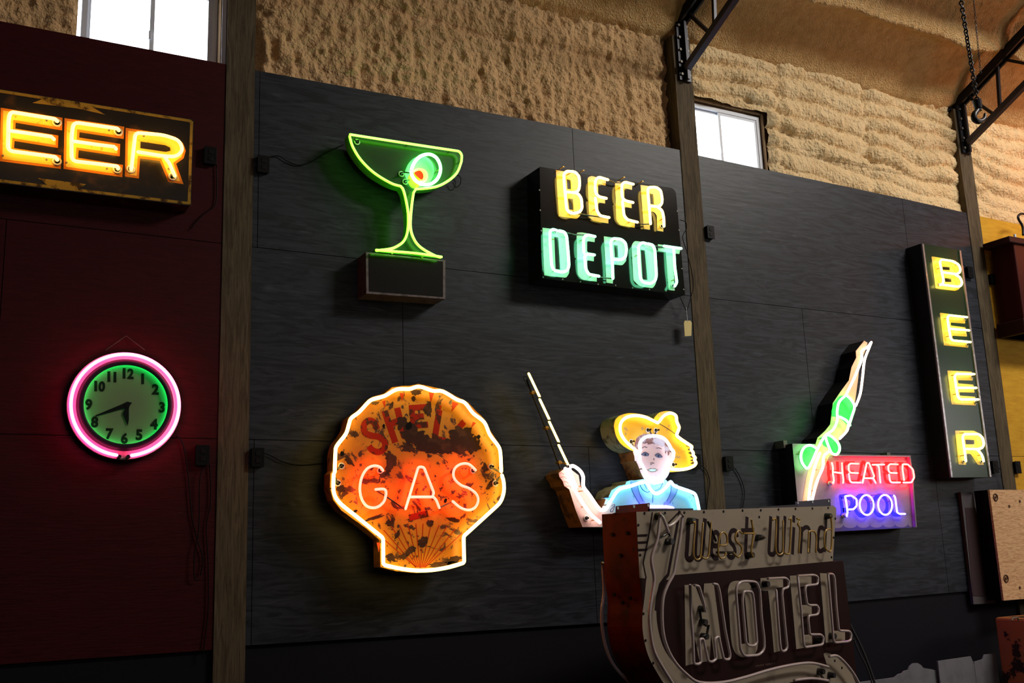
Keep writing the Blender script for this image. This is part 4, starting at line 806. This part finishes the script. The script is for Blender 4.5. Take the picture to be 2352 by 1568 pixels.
vl([(440, 940), (600, 962), (765, 985), (768, 1080), (580, 1065), (582, 1105), (770, 1128), (792, 1247), (600, 1235), (605, 1290), (802, 1318), (808, 1390), (492, 1360)], za, 'letter_E')
vl([(410, 165), (715, 180), (728, 290), (540, 285), (545, 325), (735, 340), (750, 440), (560, 435), (567, 478), (757, 490), (768, 600), (462, 585)], zb, 'letter_E')
vl([(505, 910), (740, 912), (820, 950), (860, 1020), (860, 1110), (815, 1165), (865, 1337), (790, 1337), (700, 1200), (648, 1200), (643, 1337), (550, 1332)], zb, 'letter_R', ([(635, 1025), (745, 1030), (745, 1080), (640, 1080)],))
tubes(WALL, [fil(za(P), 4) for P in ([(445, 585), (482, 565), (488, 520), (462, 400), (440, 290), (460, 256), (600, 275), (680, 320), (705, 375), (700, 420), (660, 445), (465, 420)], [(640, 450), (700, 485), (728, 550), (710, 600), (660, 605), (450, 577)], [(790, 998), (555, 973), (538, 1010), (560, 1160), (580, 1270), (605, 1298), (835, 1318)], [(560, 1145), (818, 1168)])] +
    [fil(zb(P), 4) for P in ([(745, 210), (520, 208), (500, 240), (520, 370), (540, 490), (565, 524), (795, 525)], [(525, 380), (770, 381)], [(640, 1290), (630, 1200), (600, 1000), (612, 957), (720, 955), (800, 955), (848, 1000), (865, 1080), (845, 1125), (790, 1140), (640, 1138)], [(785, 1152), (825, 1190), (850, 1240), (860, 1290)])], tb, .0105, N_['lemon'], t, 'neon_letter')
for zz, p in ((za, (425, 580)), (za, (785, 1350)), (za, (755, 1022)), (zb, (600, 1296)), (zb, (822, 1296)), (zb, (708, 245)), (zb, (752, 562))): electrode(WALL, zz(p), off + .003, tb - .01, t, .012)
supports(WALL, za([(400, 380), (630, 330), (490, 1020), (520, 1250)]) + zb([(455, 230), (480, 465), (560, 945), (570, 1225), (780, 1220)]), off, tb, t)

# ================================================================ 9. motel sign, standing askew in front of the wall
hd = math.radians(78.8); zm = Z(1360, 1140, 3.663); zw = Z(1560, 1160, 5.88); zp = Z(1560, 1300, 6.03); zq = Z(1760, 1290, 5.64)
P0 = atY(1462, 1175, -1.35)
MP = Plane(tuple(P0), (math.cos(hd), -math.sin(hd), 0))
dep = .28
t = thing('motel_sign', 'large unlit sign lettered MOTEL with a cream arrow, standing on the floor', 'sign', (P0.x + .9, P0.y, .0))
cream = mat('chalky_cream_enamel', (.31, .26, .20), .45, spots=[((.22, .18, .14), 8, .6, .75), ((.12, .08, .06), 40, .70, .74)]); maroon = mat('dark_maroon_enamel', (.017, .004, .004), .5, spots=[((.010, .003, .003), 6, .5, .7)])
redside = mat('rusty_red_sheet', (.11, .009, .004), .5, spots=[((.05, .008, .005), 5, .45, .65), ((.03, .012, .01), 11, .64, .68)])
body = [(370, 128), (2030, 78), (2055, 98), (2025, 545), (2112, 541), (2150, 850), (2190, 1200), (2250, 1700), (1500, 2300)] + cr([(760, 1720), (640, 1620), (540, 1468), (470, 1330), (430, 1160), (424, 1020), (426, 880), (408, 740), (396, 600)], 5)
o = MB().ppx(MP, zm(body), -dep, 0).build('cabinet', redside, t, 'rusty red sheet metal box'); flat(MP, zm(body), 0, .001, maroon, t, 'maroon_face')
flat(MP, zm([(372, 128), (2030, 79), (2054, 98), (2025, 543), (1400, 600), (690, 660), (640, 700), (400, 685)]), .001, .0012, cream, t, 'cream_panel')
bandL = cr([(455, 700), (440, 860), (424, 1000), (430, 1160), (470, 1330), (540, 1468), (640, 1620), (760, 1720)], 4); bandR = cr([(1000, 1640), (860, 1545), (740, 1450), (655, 1360), (592, 1250), (552, 1100), (540, 960), (552, 830), (575, 740), (645, 655)], 4)
flat(MP, zm([(480, 600), (455, 700)] + bandL[1:] + [(900, 1800), (1100, 1700)] + bandR + [(690, 560)]), .001, .0016, cream, t, 'cream_arrow_shaft', 'cream painted band curving down the left side')
flat(MP, zm(cr([(760, 1590), (1000, 1572), (1200, 1548), (1400, 1500), (1600, 1428), (1750, 1402), (1880, 1405), (1990, 1430)], 4) + cr([(2000, 1560), (1850, 1540), (1700, 1555), (1500, 1620), (1200, 1700), (900, 1740)], 4)), .001, .0016, cream, t, 'cream_arrow_sweep', 'cream band of the arrow at the bottom')
flat(MP, zm([(1948, 1325), (1965, 1312), (2000, 1318), (2060, 1350), (2130, 1420), (2190, 1500), (2240, 1620), (2240, 1700), (2000, 1700), (1985, 1450)]), .001, .0019, cream, t, 'cream_arrow_head')
dkp = mat('dark_plum_paint', (.014, .004, .006), .5)
m = MB()
for P, wd in (([(507, 132), (480, 310), (430, 560), (455, 690)], .011), ([(738, 120), (700, 330), (640, 655), (572, 742), (548, 850), (535, 960)], .022), ([(735, 128), (640, 225)], .011)): m.spx(MP, zm(P), wd, .0008, .0028)
for y in (330, 389, 451): m.ppx(MP, zm([(378, y - 11), (470, y - 15), (462, y + 7), (380, y + 11)]), .0008, .0028)
m.build('painted_lines', dkp, t)
def sw(S, wd, nm):
    m = MB()
    for k, p in enumerate(S): m.spx(MP, zw(p), wd, .001, .0026 + .0003 * k)
    m.build(nm, dkp, t)
sw([[(128, 215), (105, 600)] + cr([(105, 600), (100, 690), (130, 730), (175, 710), (195, 640)], 3)[1:] + [(235, 180)], [(237, 180), (215, 620)] + cr([(215, 620), (220, 700), (255, 722), (295, 700), (312, 620)], 3)[1:] + [(350, 178)]], .036, 'script_letter_W')
sw([cr([(460, 545), (530, 540), (540, 430), (505, 365), (455, 400), (440, 540), (438, 640), (475, 712), (530, 705)], 3)], .030, 'script_letter_e'); sw([cr([(785, 430), (765, 350), (715, 345), (685, 400), (690, 490), (735, 550), (755, 620), (730, 695), (680, 700), (655, 660)], 3)], .030, 'script_letter_s')
sw([[(917, 155), (897, 620)] + cr([(897, 620), (905, 690), (950, 690)], 3)[1:], [(840, 345), (1015, 338)]], .032, 'script_letter_t')
sw([[(1237, 148), (1215, 560)] + cr([(1215, 560), (1215, 640), (1255, 665), (1290, 640), (1302, 560)], 3)[1:] + [(1335, 145)], [(1335, 145), (1325, 560)] + cr([(1325, 560), (1335, 650), (1370, 665), (1400, 640), (1410, 560)], 3)[1:] + [(1430, 145)]], .031, 'script_letter_W')
sw([[(1550, 295), (1530, 665)], [(1550, 138), (1546, 232)]], .030, 'script_letter_i'); sw([[(1660, 290), (1640, 650)], cr([(1652, 350), (1700, 300), (1750, 310), (1765, 400), (1752, 640)], 3)], .029, 'script_letter_n'); sw([[(1988, 120), (1965, 630)], cr([(1970, 330), (1925, 300), (1888, 340), (1872, 560), (1905, 620), (1960, 590)], 3)], .030, 'script_letter_d')
def mt(P, zz, nm, cs=(), r=0):
    o = flat(MP, fil(zz(P), r, True, 3) if r else zz(P), .001, .003, cream, t, nm)
    for c in cs: flat(MP, zz(c), .004, .0008, maroon, o, 'counter')
mt([(75, 260), (215, 252), (330, 560), (345, 240), (478, 232), (612, 1275), (492, 1297), (440, 930), (425, 1308), (285, 1337), (212, 970), (212, 1348), (90, 1377)], zp, 'letter_M')
mt([(672, 330, 12), (700, 235, 12), (770, 200, 6), (960, 205, 12), (1030, 350, 12), (1095, 1000, 12), (1085, 1150, 10), (1040, 1235, 8), (880, 1268, 12), (790, 1225, 12), (740, 1130, 12), (718, 1000, 12)], zp, 'letter_O', ([(800, 380), (905, 370), (968, 1060), (855, 1077)],), 8)
mt([(-75, 210), (215, 195), (220, 328), (135, 335), (165, 800), (202, 1147), (100, 1173), (60, 700), (25, 375), (-70, 372)], zq, 'letter_T')
mt([(305, 180), (585, 165), (587, 305), (437, 322), (456, 560), (587, 555), (590, 692), (470, 712), (487, 945), (590, 940), (598, 1092), (390, 1130)], zq, 'letter_E'); mt([(695, 145), (815, 150), (867, 890), (1020, 895), (1022, 1012), (850, 1040), (770, 1047)], zq, 'letter_L')
offt = mat('unlit_milky_tube', (.52, .42, .42), .2, coat=.6); offy = mat('unlit_ochre_tube', (.42, .25, .05), .2, coat=.6)
TB = .055
tubes(MP, [cr(zm(P), 4) for P in ([(572, 150), (550, 350), (508, 480), (500, 560), (522, 700), (500, 850), (482, 1000), (492, 1150), (522, 1300), (590, 1430), (690, 1590)], [(760, 160), (742, 330), (702, 560), (685, 650), (635, 745), (598, 850), (588, 1000), (600, 1160), (640, 1290), (700, 1395), (790, 1490), (900, 1562), (1100, 1562), (1300, 1515), (1500, 1455), (1700, 1412), (1850, 1400), (1985, 1432)],
    [(560, 140), (600, 185), (640, 300)], [(752, 150), (690, 222), (640, 250)], [(1995, 1345), (2060, 1340), (2130, 1400), (2200, 1490), (2255, 1590)], [(1700, 1545), (1850, 1530), (1985, 1548)])], TB, .0095, offt, t, 'arrow_tube')
m = MB(); m.tube3([MP.w(MP.uv(p, -dep - .03), -dep - .03) for p in cr(zm([(88, 560), (100, 800), (82, 950), (85, 1100), (120, 1280), (190, 1430), (330, 1580)]), 4)], .010, 8); m.build('back_arrow_tube', offt, t)
tubes(MP, [cr(zw(P), 3) for P in ([(190, 235), (215, 250), (190, 620), (215, 722), (270, 725), (292, 640), (322, 240)], [(298, 690), (345, 720), (392, 690), (412, 500), (432, 235)], [(545, 540), (640, 530), (640, 410), (592, 360), (545, 425), (525, 640), (560, 715), (610, 700), (630, 640)], [(850, 380), (800, 345), (762, 400), (765, 480), (830, 545), (845, 620), (800, 700), (740, 650)], [(975, 200), (992, 300), (1000, 400), (978, 560), (975, 650), (998, 690)], [(870, 380), (1025, 378)],
    [(1262, 200), (1310, 205), (1300, 560), (1330, 660), (1390, 650), (1402, 540), (1402, 210)], [(1420, 645), (1470, 660), (1490, 600), (1512, 200), (1485, 190)], [(1590, 180), (1630, 200), (1600, 260), (1632, 325), (1612, 640)], [(1742, 640), (1748, 400), (1762, 350), (1830, 360), (1852, 450), (1845, 630)], [(2045, 150), (2062, 300), (2052, 600), (2005, 610), (1965, 560), (1962, 400), (1990, 330), (2045, 325)])], TB, .0062, offy, t, 'script_tube')
tubes(MP, [fil(zp(P), 5) for P in ([(150, 262), (165, 700), (190, 1000), (203, 1345), (250, 1360), (302, 1335), (282, 1010), (335, 1000), (400, 1310), (450, 1328), (515, 1285), (487, 1010), (545, 965), (615, 1285), (690, 1295), (708, 1235), (640, 900), (560, 350), (530, 250), (478, 245)], [(210, 262), (275, 275), (345, 520), (362, 620)])] +
    [('c', fil(zp([(930, 205), (840, 215), (790, 290), (790, 400), (830, 900), (850, 1160), (900, 1245), (1110, 1228), (1180, 1150), (1178, 1000), (1140, 700), (1118, 330), (1070, 215)]), 8, True)), ('c', fil(zp([(890, 345), (1010, 350), (1030, 450), (1078, 1060), (1040, 1100), (950, 1098), (925, 1050), (875, 480)]), 6, True))] +
    [fil(zq(P), 5) for P in ([(20, 215), (250, 205), (292, 245), (285, 330), (215, 348), (205, 420), (240, 800), (272, 1110), (245, 1155), (195, 1155), (180, 1080), (150, 700), (128, 370)], [(405, 180), (620, 168), (672, 195), (665, 290), (510, 308), (502, 360), (525, 540), (560, 562), (660, 560), (682, 610), (668, 682), (550, 697), (542, 740), (562, 940), (710, 940), (742, 980), (730, 1070), (495, 1108), (483, 1040), (450, 600), (408, 200)], [(800, 155), (865, 155), (885, 210), (910, 600), (940, 890), (1075, 895), (1102, 935), (1092, 1015), (1050, 1032), (890, 1046), (868, 1010), (860, 880), (820, 400), (800, 165)])], TB, .0085, offt, t, 'letter_tube')
dots(MP, zm([(440, 140), (612, 138), (775, 135), (940, 130), (1105, 125), (1265, 118), (1418, 115), (1567, 108), (1710, 103), (1852, 100), (1985, 95), (2045, 185), (2030, 345), (2013, 510), (388, 240), (403, 492), (1405, 172), (430, 985), (448, 1210), (512, 1400), (2100, 1440), (2040, 1380)]), .002, .008, M['blackp'], t)
hs = mat('dark_electrode_housing', (.02, .02, .022), .35)
for p in zm([(545, 165), (632, 380), (815, 205), (1390, 345), (1968, 165), (1312, 492), (915, 1055), (925, 1175), (905, 945), (1440, 735), (2002, 1172), (1885, 1205), (1905, 1470), (1995, 1500), (1360, 735)]):
    q = MP.uv(p, .003); m = MB(); m.cyl(MP.w(q, .002), MP.w(q, .045), .022, 14, .017); m.build('electrode_housing', hs, t)
for P in ([(632, 380), (655, 330), (640, 300)], [(560, 350), (600, 330), (645, 300)], [(915, 1060), (960, 1085), (980, 1080), (965, 1160), (925, 1180)], [(905, 945), (918, 1050)], [(815, 205), (850, 215)], [(1310, 490), (1350, 480)], [(1390, 345), (1450, 345)], [(1905, 1470), (1950, 1540)], [(975, 215), (1040, 370)], [(1050, 470), (1190, 470)]): jumper(MP, zm(P), .05, .008, t)
for a, b in (((205, 80), (0, 0)),):
    m = MB(); m.ppx(MP, zm([(180, 150), (180, 140), (202, 134), (204, 80), (485, 54), (485, 150)]), -dep * .62, -dep * .6); m.build('hanging_bracket', redside, t, 'red bracket with bolt holes')
for p in ((215, 97), (350, 84), (470, 74)):
    q = MP.uv(zm(p), -dep * .6); m = MB(); m.cyl(MP.w(q, -dep * .6), MP.w(q, -dep * .6 + .003), .009, 12); m.build('bolt_hole_rim', mat('bright_hole', (.5, .55, .6), .4) if p[0] == 215 else bpy.data.materials['bright_hole'], t)
m = MB(); m.ppx(MP, zm([(485, 101), (850, 99), (852, 135), (485, 135)]), -dep * .4, -dep * .35); m.build('top_flange', M['steel'], t); m = MB(); m.ppx(MP, zm([(1400, 92), (1420, 84), (1730, 66), (1730, 100), (1400, 108)]), -dep * .4, -dep * .35); m.build('top_flange', M['steel'], t)
m = MB(); m.ppx(MP, zm([(1722, 42), (2005, 18), (2010, 110), (1725, 110)]), -dep * .6, -dep * .55); m.build('hanging_bracket', M['bluesteel'], t, 'dark bracket with bolt holes')
for p in ((1730, 54), (1853, 46), (1988, 38)):
    q = MP.uv(zm(p), -dep * .55); m = MB(); m.cyl(MP.w(q, -dep * .55), MP.w(q, -dep * .55 + .003), .008, 12); m.build('bolt_hole_rim', bpy.data.materials['bright_hole'], t)
m = MB(); n0 = MP.n
for p in ((170, 320), (295, 308), (238, 495), (190, 825), (325, 855), (262, 893)):
    # bolts on the side sheet: intersect the ray with the side face
    d = ray(*zm(p)); A = MP.w(MP.uv(zm((400, 690)), 0), 0); sn = -MP.U; k = (A - CAM).dot(sn) / d.dot(sn); c = CAM + d * k; m.cyl(c, c + sn * .008, .012, 8)
m.build('side_bolts', M['blackp'], t)['kind'] = 'stuff'
# tiny painted maker's line
m = MB(); random.seed(3)
for k in range(14):
    if k == 6: continue
    x = 1378 + k * 12; y = 1425 - (k * 12) * .145; m.spx(MP, zm([(x, y - 6), (x + 2, y + 7)]), .003, .001, .002); m.spx(MP, zm([(x, y - (5 if k % 2 else -4)), (x + 7, y - (6 if k % 2 else -5))]), .003, .001, .002)
m.build('small_print', mat('faint_cream_print', (.2, .14, .12), .5), t)
m = MB()
for x0, y0, x1, y1 in ((1800, 1700, 1800, 1700),): pass
lo = min(v[2] for v in [tuple(MP.w(MP.uv(zm((1500, 1568)), 0), 0))])
b0 = MP.w(MP.uv(zm((700, 1568)), 0), -.02); b1 = MP.w(MP.uv(zm((2100, 1568)), 0), -.02)
for b in (b0, b1):
    m = MB(); c = b - MP.n * (dep * .5 - .02); m.box((c.x - .04, c.y - .04, 0), (c.x + .04, c.y + .04, c.z + .1)); m.build('floor_stand', M['steel'], t)
for v in ():
    pass

# ================================================================ outlets and cords
OUT = [((483, 357), 1, 'black outlet box on the red wall, right of the amber sign'), ((605, 377), 1, 'black outlet box on the grey wall, with the cord to the cocktail glass'), ((1632, 533), .95, 'black outlet box right of the middle post, beside the two-line sign'), ((465, 1045), 1.05, 'black outlet box on the red wall, lower right of the clock'),
       ((592, 1050), 1, 'black outlet box on the grey wall, between the left post and the shell sign'), ((1600, 1060), 1, 'black outlet box half hidden behind the straw hat brim'), ((1675, 1064), 1, 'black outlet box between the middle post and the diver panel'), ((2229, 625), 1, 'black outlet box tucked right behind the top of the tall green sign'),
       ((2281, 641), .9, 'black outlet box on the upper yellow wall with a brown cord'), ((2286, 1072), 1, 'black outlet box at the foot of the tall green sign, on the grey wall'), ((2338, 1073), 1, 'black outlet box low on the yellow wall at the right edge')]
for p, s_, lab in OUT:
    c = atY(p[0], p[1], -.03); w_, h_ = .036 * s_, .055 * s_
    t = thing('outlet_box', lab, 'outlet', (c.x, 0, c.z), 'wall outlets')
    m = MB(); m.box((c.x - w_, -.032, c.z - h_), (c.x + w_, 0, c.z + h_)); m.build('box', M['blackp'], t, bevel=.003)
    m = MB(); m.box((c.x - w_ - .003, -.036, c.z - h_ - .003), (c.x + w_ + .003, -.032, c.z + h_ + .003)); m.build('cover_plate', M['blackp'], t, bevel=.001)
    for dz in (-.022, .022):
        m = MB(); m.box((c.x - .014, -.039, c.z + dz - .013), (c.x + .014, -.036, c.z + dz + .013)); m.build('socket', M['rubber'], t, bevel=.003)
def cord(name, lab, P, y=-.012, r=.0035, m_=None, group=None):
    pts = [atY(a, b, y) for a, b in cr(P, 6)]; o = MB().tube3(pts, r, 6).build(name, m_ or M['rubber']); return tag(o, lab, 'cord', group)
cord('power_cord', 'black cord sagging from the outlet to the cocktail glass sign', [(618, 360), (640, 358), (660, 370), (688, 379), (720, 368), (750, 350), (790, 332)])
cord('power_cord', 'black cord looping behind the right rim of the cocktail glass', [(1040, 400), (1056, 405), (1058, 420), (1048, 430), (1040, 420)], -.03)
cord('power_cord', 'black cord from the lower left outlet to the shell sign', [(605, 1040), (625, 1047), (650, 1060), (690, 1068), (760, 1062)])
cord('power_cord', 'long black cord hanging from the pink ring clock', [(405, 1000), (420, 1020), (432, 1090), (440, 1180), (452, 1235), (462, 1265), (466, 1290), (460, 1320)])
cord('power_cord', 'black cord dropping from the left side of the lower red-wall outlet', [(470, 1068), (459, 1100), (458, 1180), (455, 1230), (447, 1270), (446, 1320), (451, 1332), (458, 1330)], -.024)
cord('power_cord', 'black cord dropping along the left post from the lower red-wall outlet', [(481, 1068), (484, 1110), (483, 1160), (474, 1210), (478, 1290), (478, 1400), (470, 1470), (466, 1510)])
cord('power_cord', 'black cord curling from the amber sign down the red wall', [(497, 380), (498, 430), (494, 470), (470, 490), (450, 510), (440, 525)])
cord('power_cord', 'black cord leaving the right side of the two-line sign and hanging over the tag', [(1562, 505), (1575, 510), (1577, 525), (1568, 545), (1578, 580), (1590, 630), (1592, 660), (1582, 700), (1578, 712)], -.06)
cord('power_cord', 'short black cord from the bottom corner of the two-line sign to the tag', [(1560, 678), (1568, 695), (1575, 712)], -.06)
cord('power_cord', 'black cord from the half hidden outlet down the middle post', [(1610, 1068), (1622, 1080), (1630, 1105), (1626, 1140), (1622, 1180)], -.016)
cord('power_cord', 'black cord hanging below the outlet beside the diver panel', [(1688, 1075), (1702, 1100), (1710, 1130), (1706, 1165)])
cord('power_cord', 'brown cord sagging across the yellow wall to the dark red sign', [(2287, 648), (2300, 662), (2306, 682), (2318, 693), (2340, 698), (2370, 700)], -.03, m_=mat('brown_rubber', (.06, .03, .01), .5))
cord('power_cord', 'short black cord at the top of the tall green sign', [(2205, 600), (2214, 608), (2222, 615)], -.03)
cord('power_cord', 'black cord from the outlet at the foot of the tall green sign', [(2290, 1072), (2298, 1078), (2300, 1095), (2305, 1120)], -.03)
# tag
c = atY(1579, 753, -.07); t = thing('paper_tag', 'pale yellow paper tag hanging below the two-line sign', 'tag', (c.x, c.y, c.z))
a = [atY(x, y, -.07) for x, y in ((1573, 736), (1586, 736), (1589, 741), (1588, 771), (1573, 772), (1571, 741))]
m = MB(); m.add(a + [p + Vector((0, .001, 0)) for p in a], [tuple(range(6)), tuple(reversed(range(6, 12)))] + [(i, i + 6, (i + 1) % 6 + 6, (i + 1) % 6) for i in range(6)]); m.build('card', mat('manila_card', (.75, .6, .28), .7), t)
m = MB(); m.tube3([atY(1579, 738, -.072), atY(1577, 712, -.06), atY(1577, 705, -.058)], .0012, 4); m.build('string', M['vinyl'], t)

# ================================================================ things at the right edge
z = Z(2180, 480, 5.6)
c = atY(2345, 740, -.3)
t = thing('dark_red_sign', 'dark red cabinet with a hook on top, cut off by the right edge', 'sign', (c.x + .2, -.2, c.z))
dr = mat('dark_red_metal', (.04, .004, .006), .45); dr2 = mat('dark_red_cap', (.03, .008, .010), .45)
bl, br_ = atY(*z((825, 430)), -.3), atY(*z((945, 1590)), -.3); rx = bl.x + .55
m = MB(); m.box((bl.x, -.3, br_.z - .0), (rx, -.05, bl.z + .04)); m.build('cabinet', dr, t, bevel=.01)
cl, ch = atY(*z((772, 425)), -.32), atY(*z((772, 345)), -.32)
m = MB(); m.box((cl.x, -.33, cl.z), (rx + .05, -.03, ch.z)); m.build('top_cap', dr2, t, bevel=.012)
cb = atY(*z((930, 1480)), -.32); m = MB(); m.box((bl.x - .05, -.33, br_.z), (rx + .05, -.03, br_.z + .14)); m.build('bottom_cap', dr2, t, bevel=.012)
m = MB(); m.tube3([atY(*p, -.2) for p in cr(z([(1010, 80), (960, 62), (915, 65), (888, 95), (898, 140), (935, 200), (950, 260), (952, 330)]))], .012, 8); m.build('hook', M['steel'], t)
q = atY(*z((843, 325)), -.3); m = MB(); m.cyl(q - Vector((0, 0, .03)), q, .012, 10); m.build('bolt', M['vinyl'], t)
z = Z(1900, 1080, 3.212)
ply = mat('raw_plywood', (.72, .44, .24), .6, grain=[((.52, .28, .14), 5, .45, .6, 6, (1, 1, 7), 3), ((.8, .55, .32), 9, .55, .7, 6, (1, 1, 6), 2)])
q0, q1 = atY(*z((1197, 143)), -.22), atY(*z((1300, 960)), -.22)
t = thing('plywood_crate', 'pale plywood crate front with round bolts, cut off by the right edge', 'crate', (q1.x + .3, -.1, q1.z))
m = MB(); m.box((q0.x, -.22, q1.z), (q0.x + 1.0, -.2, q0.z)); m.build('front_board', ply, t)
m = MB(); m.box((q0.x, -.2, q1.z), (q0.x + .02, -.06, q0.z)); m.build('side_board', M['blackp'], t); m = MB(); m.box((q0.x + .98, -.2, q1.z), (q0.x + 1.0, -.06, q0.z)); m.build('side_board', M['blackp'], t); m = MB(); m.box((q0.x + .02, -.2, q1.z), (q0.x + .98, -.06, q1.z + .02)); m.build('bottom_board', M['blackp'], t)
knot = mat('dark_knot', (.1, .05, .03), .6)
for p in ((1240, 198), (1318, 797)):
    q = WALL.uv(z(p), .22); m = MB(); m.tube3([WALL.w((q[0] + .028 * math.cos(k * math.pi / 8), q[1] + .03 * math.sin(k * math.pi / 8)), .222) for k in range(16)], .006, 6, True); m.cyl(WALL.w(q, .22), WALL.w(q, .228), .012, 10); m.build('bolt', knot, t)
for p in ((1342, 265), (1420, 865), (1420, 228)):
    q = WALL.uv(z(p), .22); m = MB(); m.cyl(WALL.w(q, .22), WALL.w(q, .223), .014, 10); m.build('knot', knot, t)
t = thing('framed_panel', 'brown panel in a grey frame standing between the grey wall and the plywood crate', 'panel', root_at(2270, 1385))
gf = mat('grey_frame', (.10, .09, .10), .6); bf = mat('brown_panel', (.055, .035, .04), .6)
flat(WALL, z([(985, 160), (1165, 165), (1240, 970), (1235, 980), (1080, 987)]), .03, .01, gf, t, 'frame'); 
MB().ppx(WALL, z([(985, 160), (1165, 165), (1240, 970), (1235, 980), (1080, 987)]), 0, .03).build('backing', gf, t)
flat(WALL, z([(1018, 275), (1165, 275), (1228, 930), (1076, 925)]), .04, .003, bf, t, 'inset'); flat(WALL, z([(1145, 590), (1187, 590), (1190, 613), (1148, 613)]), .043, .01, M['blackp'], t, 'latch')
orm = mat('rusted_orange_paint', (.26, .11, .036), .6, spots=[((.02, .012, .01), 7, .53, .57, 6)])
q0 = atY(*z((1240, 1083)), -.36); t = thing('rusted_orange_cabinet', 'rust-spotted orange metal cabinet at the lower right corner', 'cabinet', (q0.x + .4, -.6, 0))
m = MB(); m.box((q0.x, -.75, .02), (q0.x + .8, -.35, q0.z)); m.build('body', orm, t, bevel=.02)
m = MB(); m.box((q0.x + .03, -.757, .08), (q0.x + .77, -.75, q0.z - .05)); m.build('door', orm, t, bevel=.004)
m = MB(); q = atY(*z((1385, 1076)), -.7); m.tube3([(q.x - .04, -.7, q0.z), (q.x - .03, -.7, q0.z + .02), (q.x + .03, -.7, q0.z + .02), (q.x + .04, -.7, q0.z)], .006, 6); m.build('handle', M['screw'], t)
m = MB(); m.box((q0.x + .03, -.72, 0), (q0.x + .08, -.4, .02)); m.box((q0.x + .72, -.72, 0), (q0.x + .77, -.4, .02)); m.build('foot', M['blackp'], t)
gw = mat('grey_primer_sheet', (.19, .19, .215), .7, spots=[((.14, .14, .16), 5, .5, .7)])
def cut(P, y, nm, lab):
    t = thing('cutout_sheet', lab, 'sheet', (atY(*z(P[0]), y).x, y, 0), 'bare cut-out sheets on the floor')
    pts = [atY(*z(p), y) for p in P]; pts = [Vector((p.x, p.y, p.z)) for p in pts]; lo = [Vector((pts[-1].x, y, 0)), Vector((pts[0].x, y, 0))]
    A = pts + lo; n = len(A); m = MB(); m.add([Vector((p.x, y - .012, p.z)) for p in A] + [Vector((p.x, y, p.z)) for p in A], [tuple(range(n)), tuple(reversed(range(n, 2 * n)))] + [(i, i + n, (i + 1) % n + n, (i + 1) % n) for i in range(n)]); m.build('sheet', gw, t)
    m = MB(); xm = (A[0].x + pts[-1].x) / 2; m.box((xm - .02, y, 0), (xm + .02, y + .12, .04)); m.build('foot', M['blackp'], t)
cut([(235, 1560), (490, 1525), (520, 1500), (545, 1495), (560, 1478), (590, 1470), (600, 1445), (625, 1422), (660, 1420), (685, 1435), (700, 1455), (760, 1465), (810, 1478), (838, 1540)], -.30, 'a', 'low grey cut-out sheet with a wavy knobbed top edge, leftmost of three')
cut([(808, 1405), (1050, 1370), (1075, 1430)], -.33, 'b', 'grey sheet with a straight slanting top, middle of three by the orange cabinet')
cut([(1075, 1412), (1140, 1392), (1152, 1357), (1236, 1350)], -.30, 'c', 'grey sheet with a stepped top edge, touching the orange cabinet')
pts = [atY(*p, -.65) for p in cr(z([(165, 1130), (200, 1200), (250, 1300), (310, 1450), (350, 1568), (380, 1680)]))]; tag(MB().tube3(pts, .009, 8).build('steel_cable', mat('dull_grey_cable', (.05, .05, .055), .5)), 'dull grey cable slanting down behind the right side of the motel sign', 'cable')
pts = [atY(*p, -.68) for p in cr(z([(195, 1245), (235, 1340), (290, 1450), (330, 1568), (350, 1660)]))]; tag(MB().tube3(pts, .006, 8).build('steel_cable', bpy.data.materials['dull_grey_cable']), 'thinner cable running just left of the grey cable behind the motel sign', 'cable')
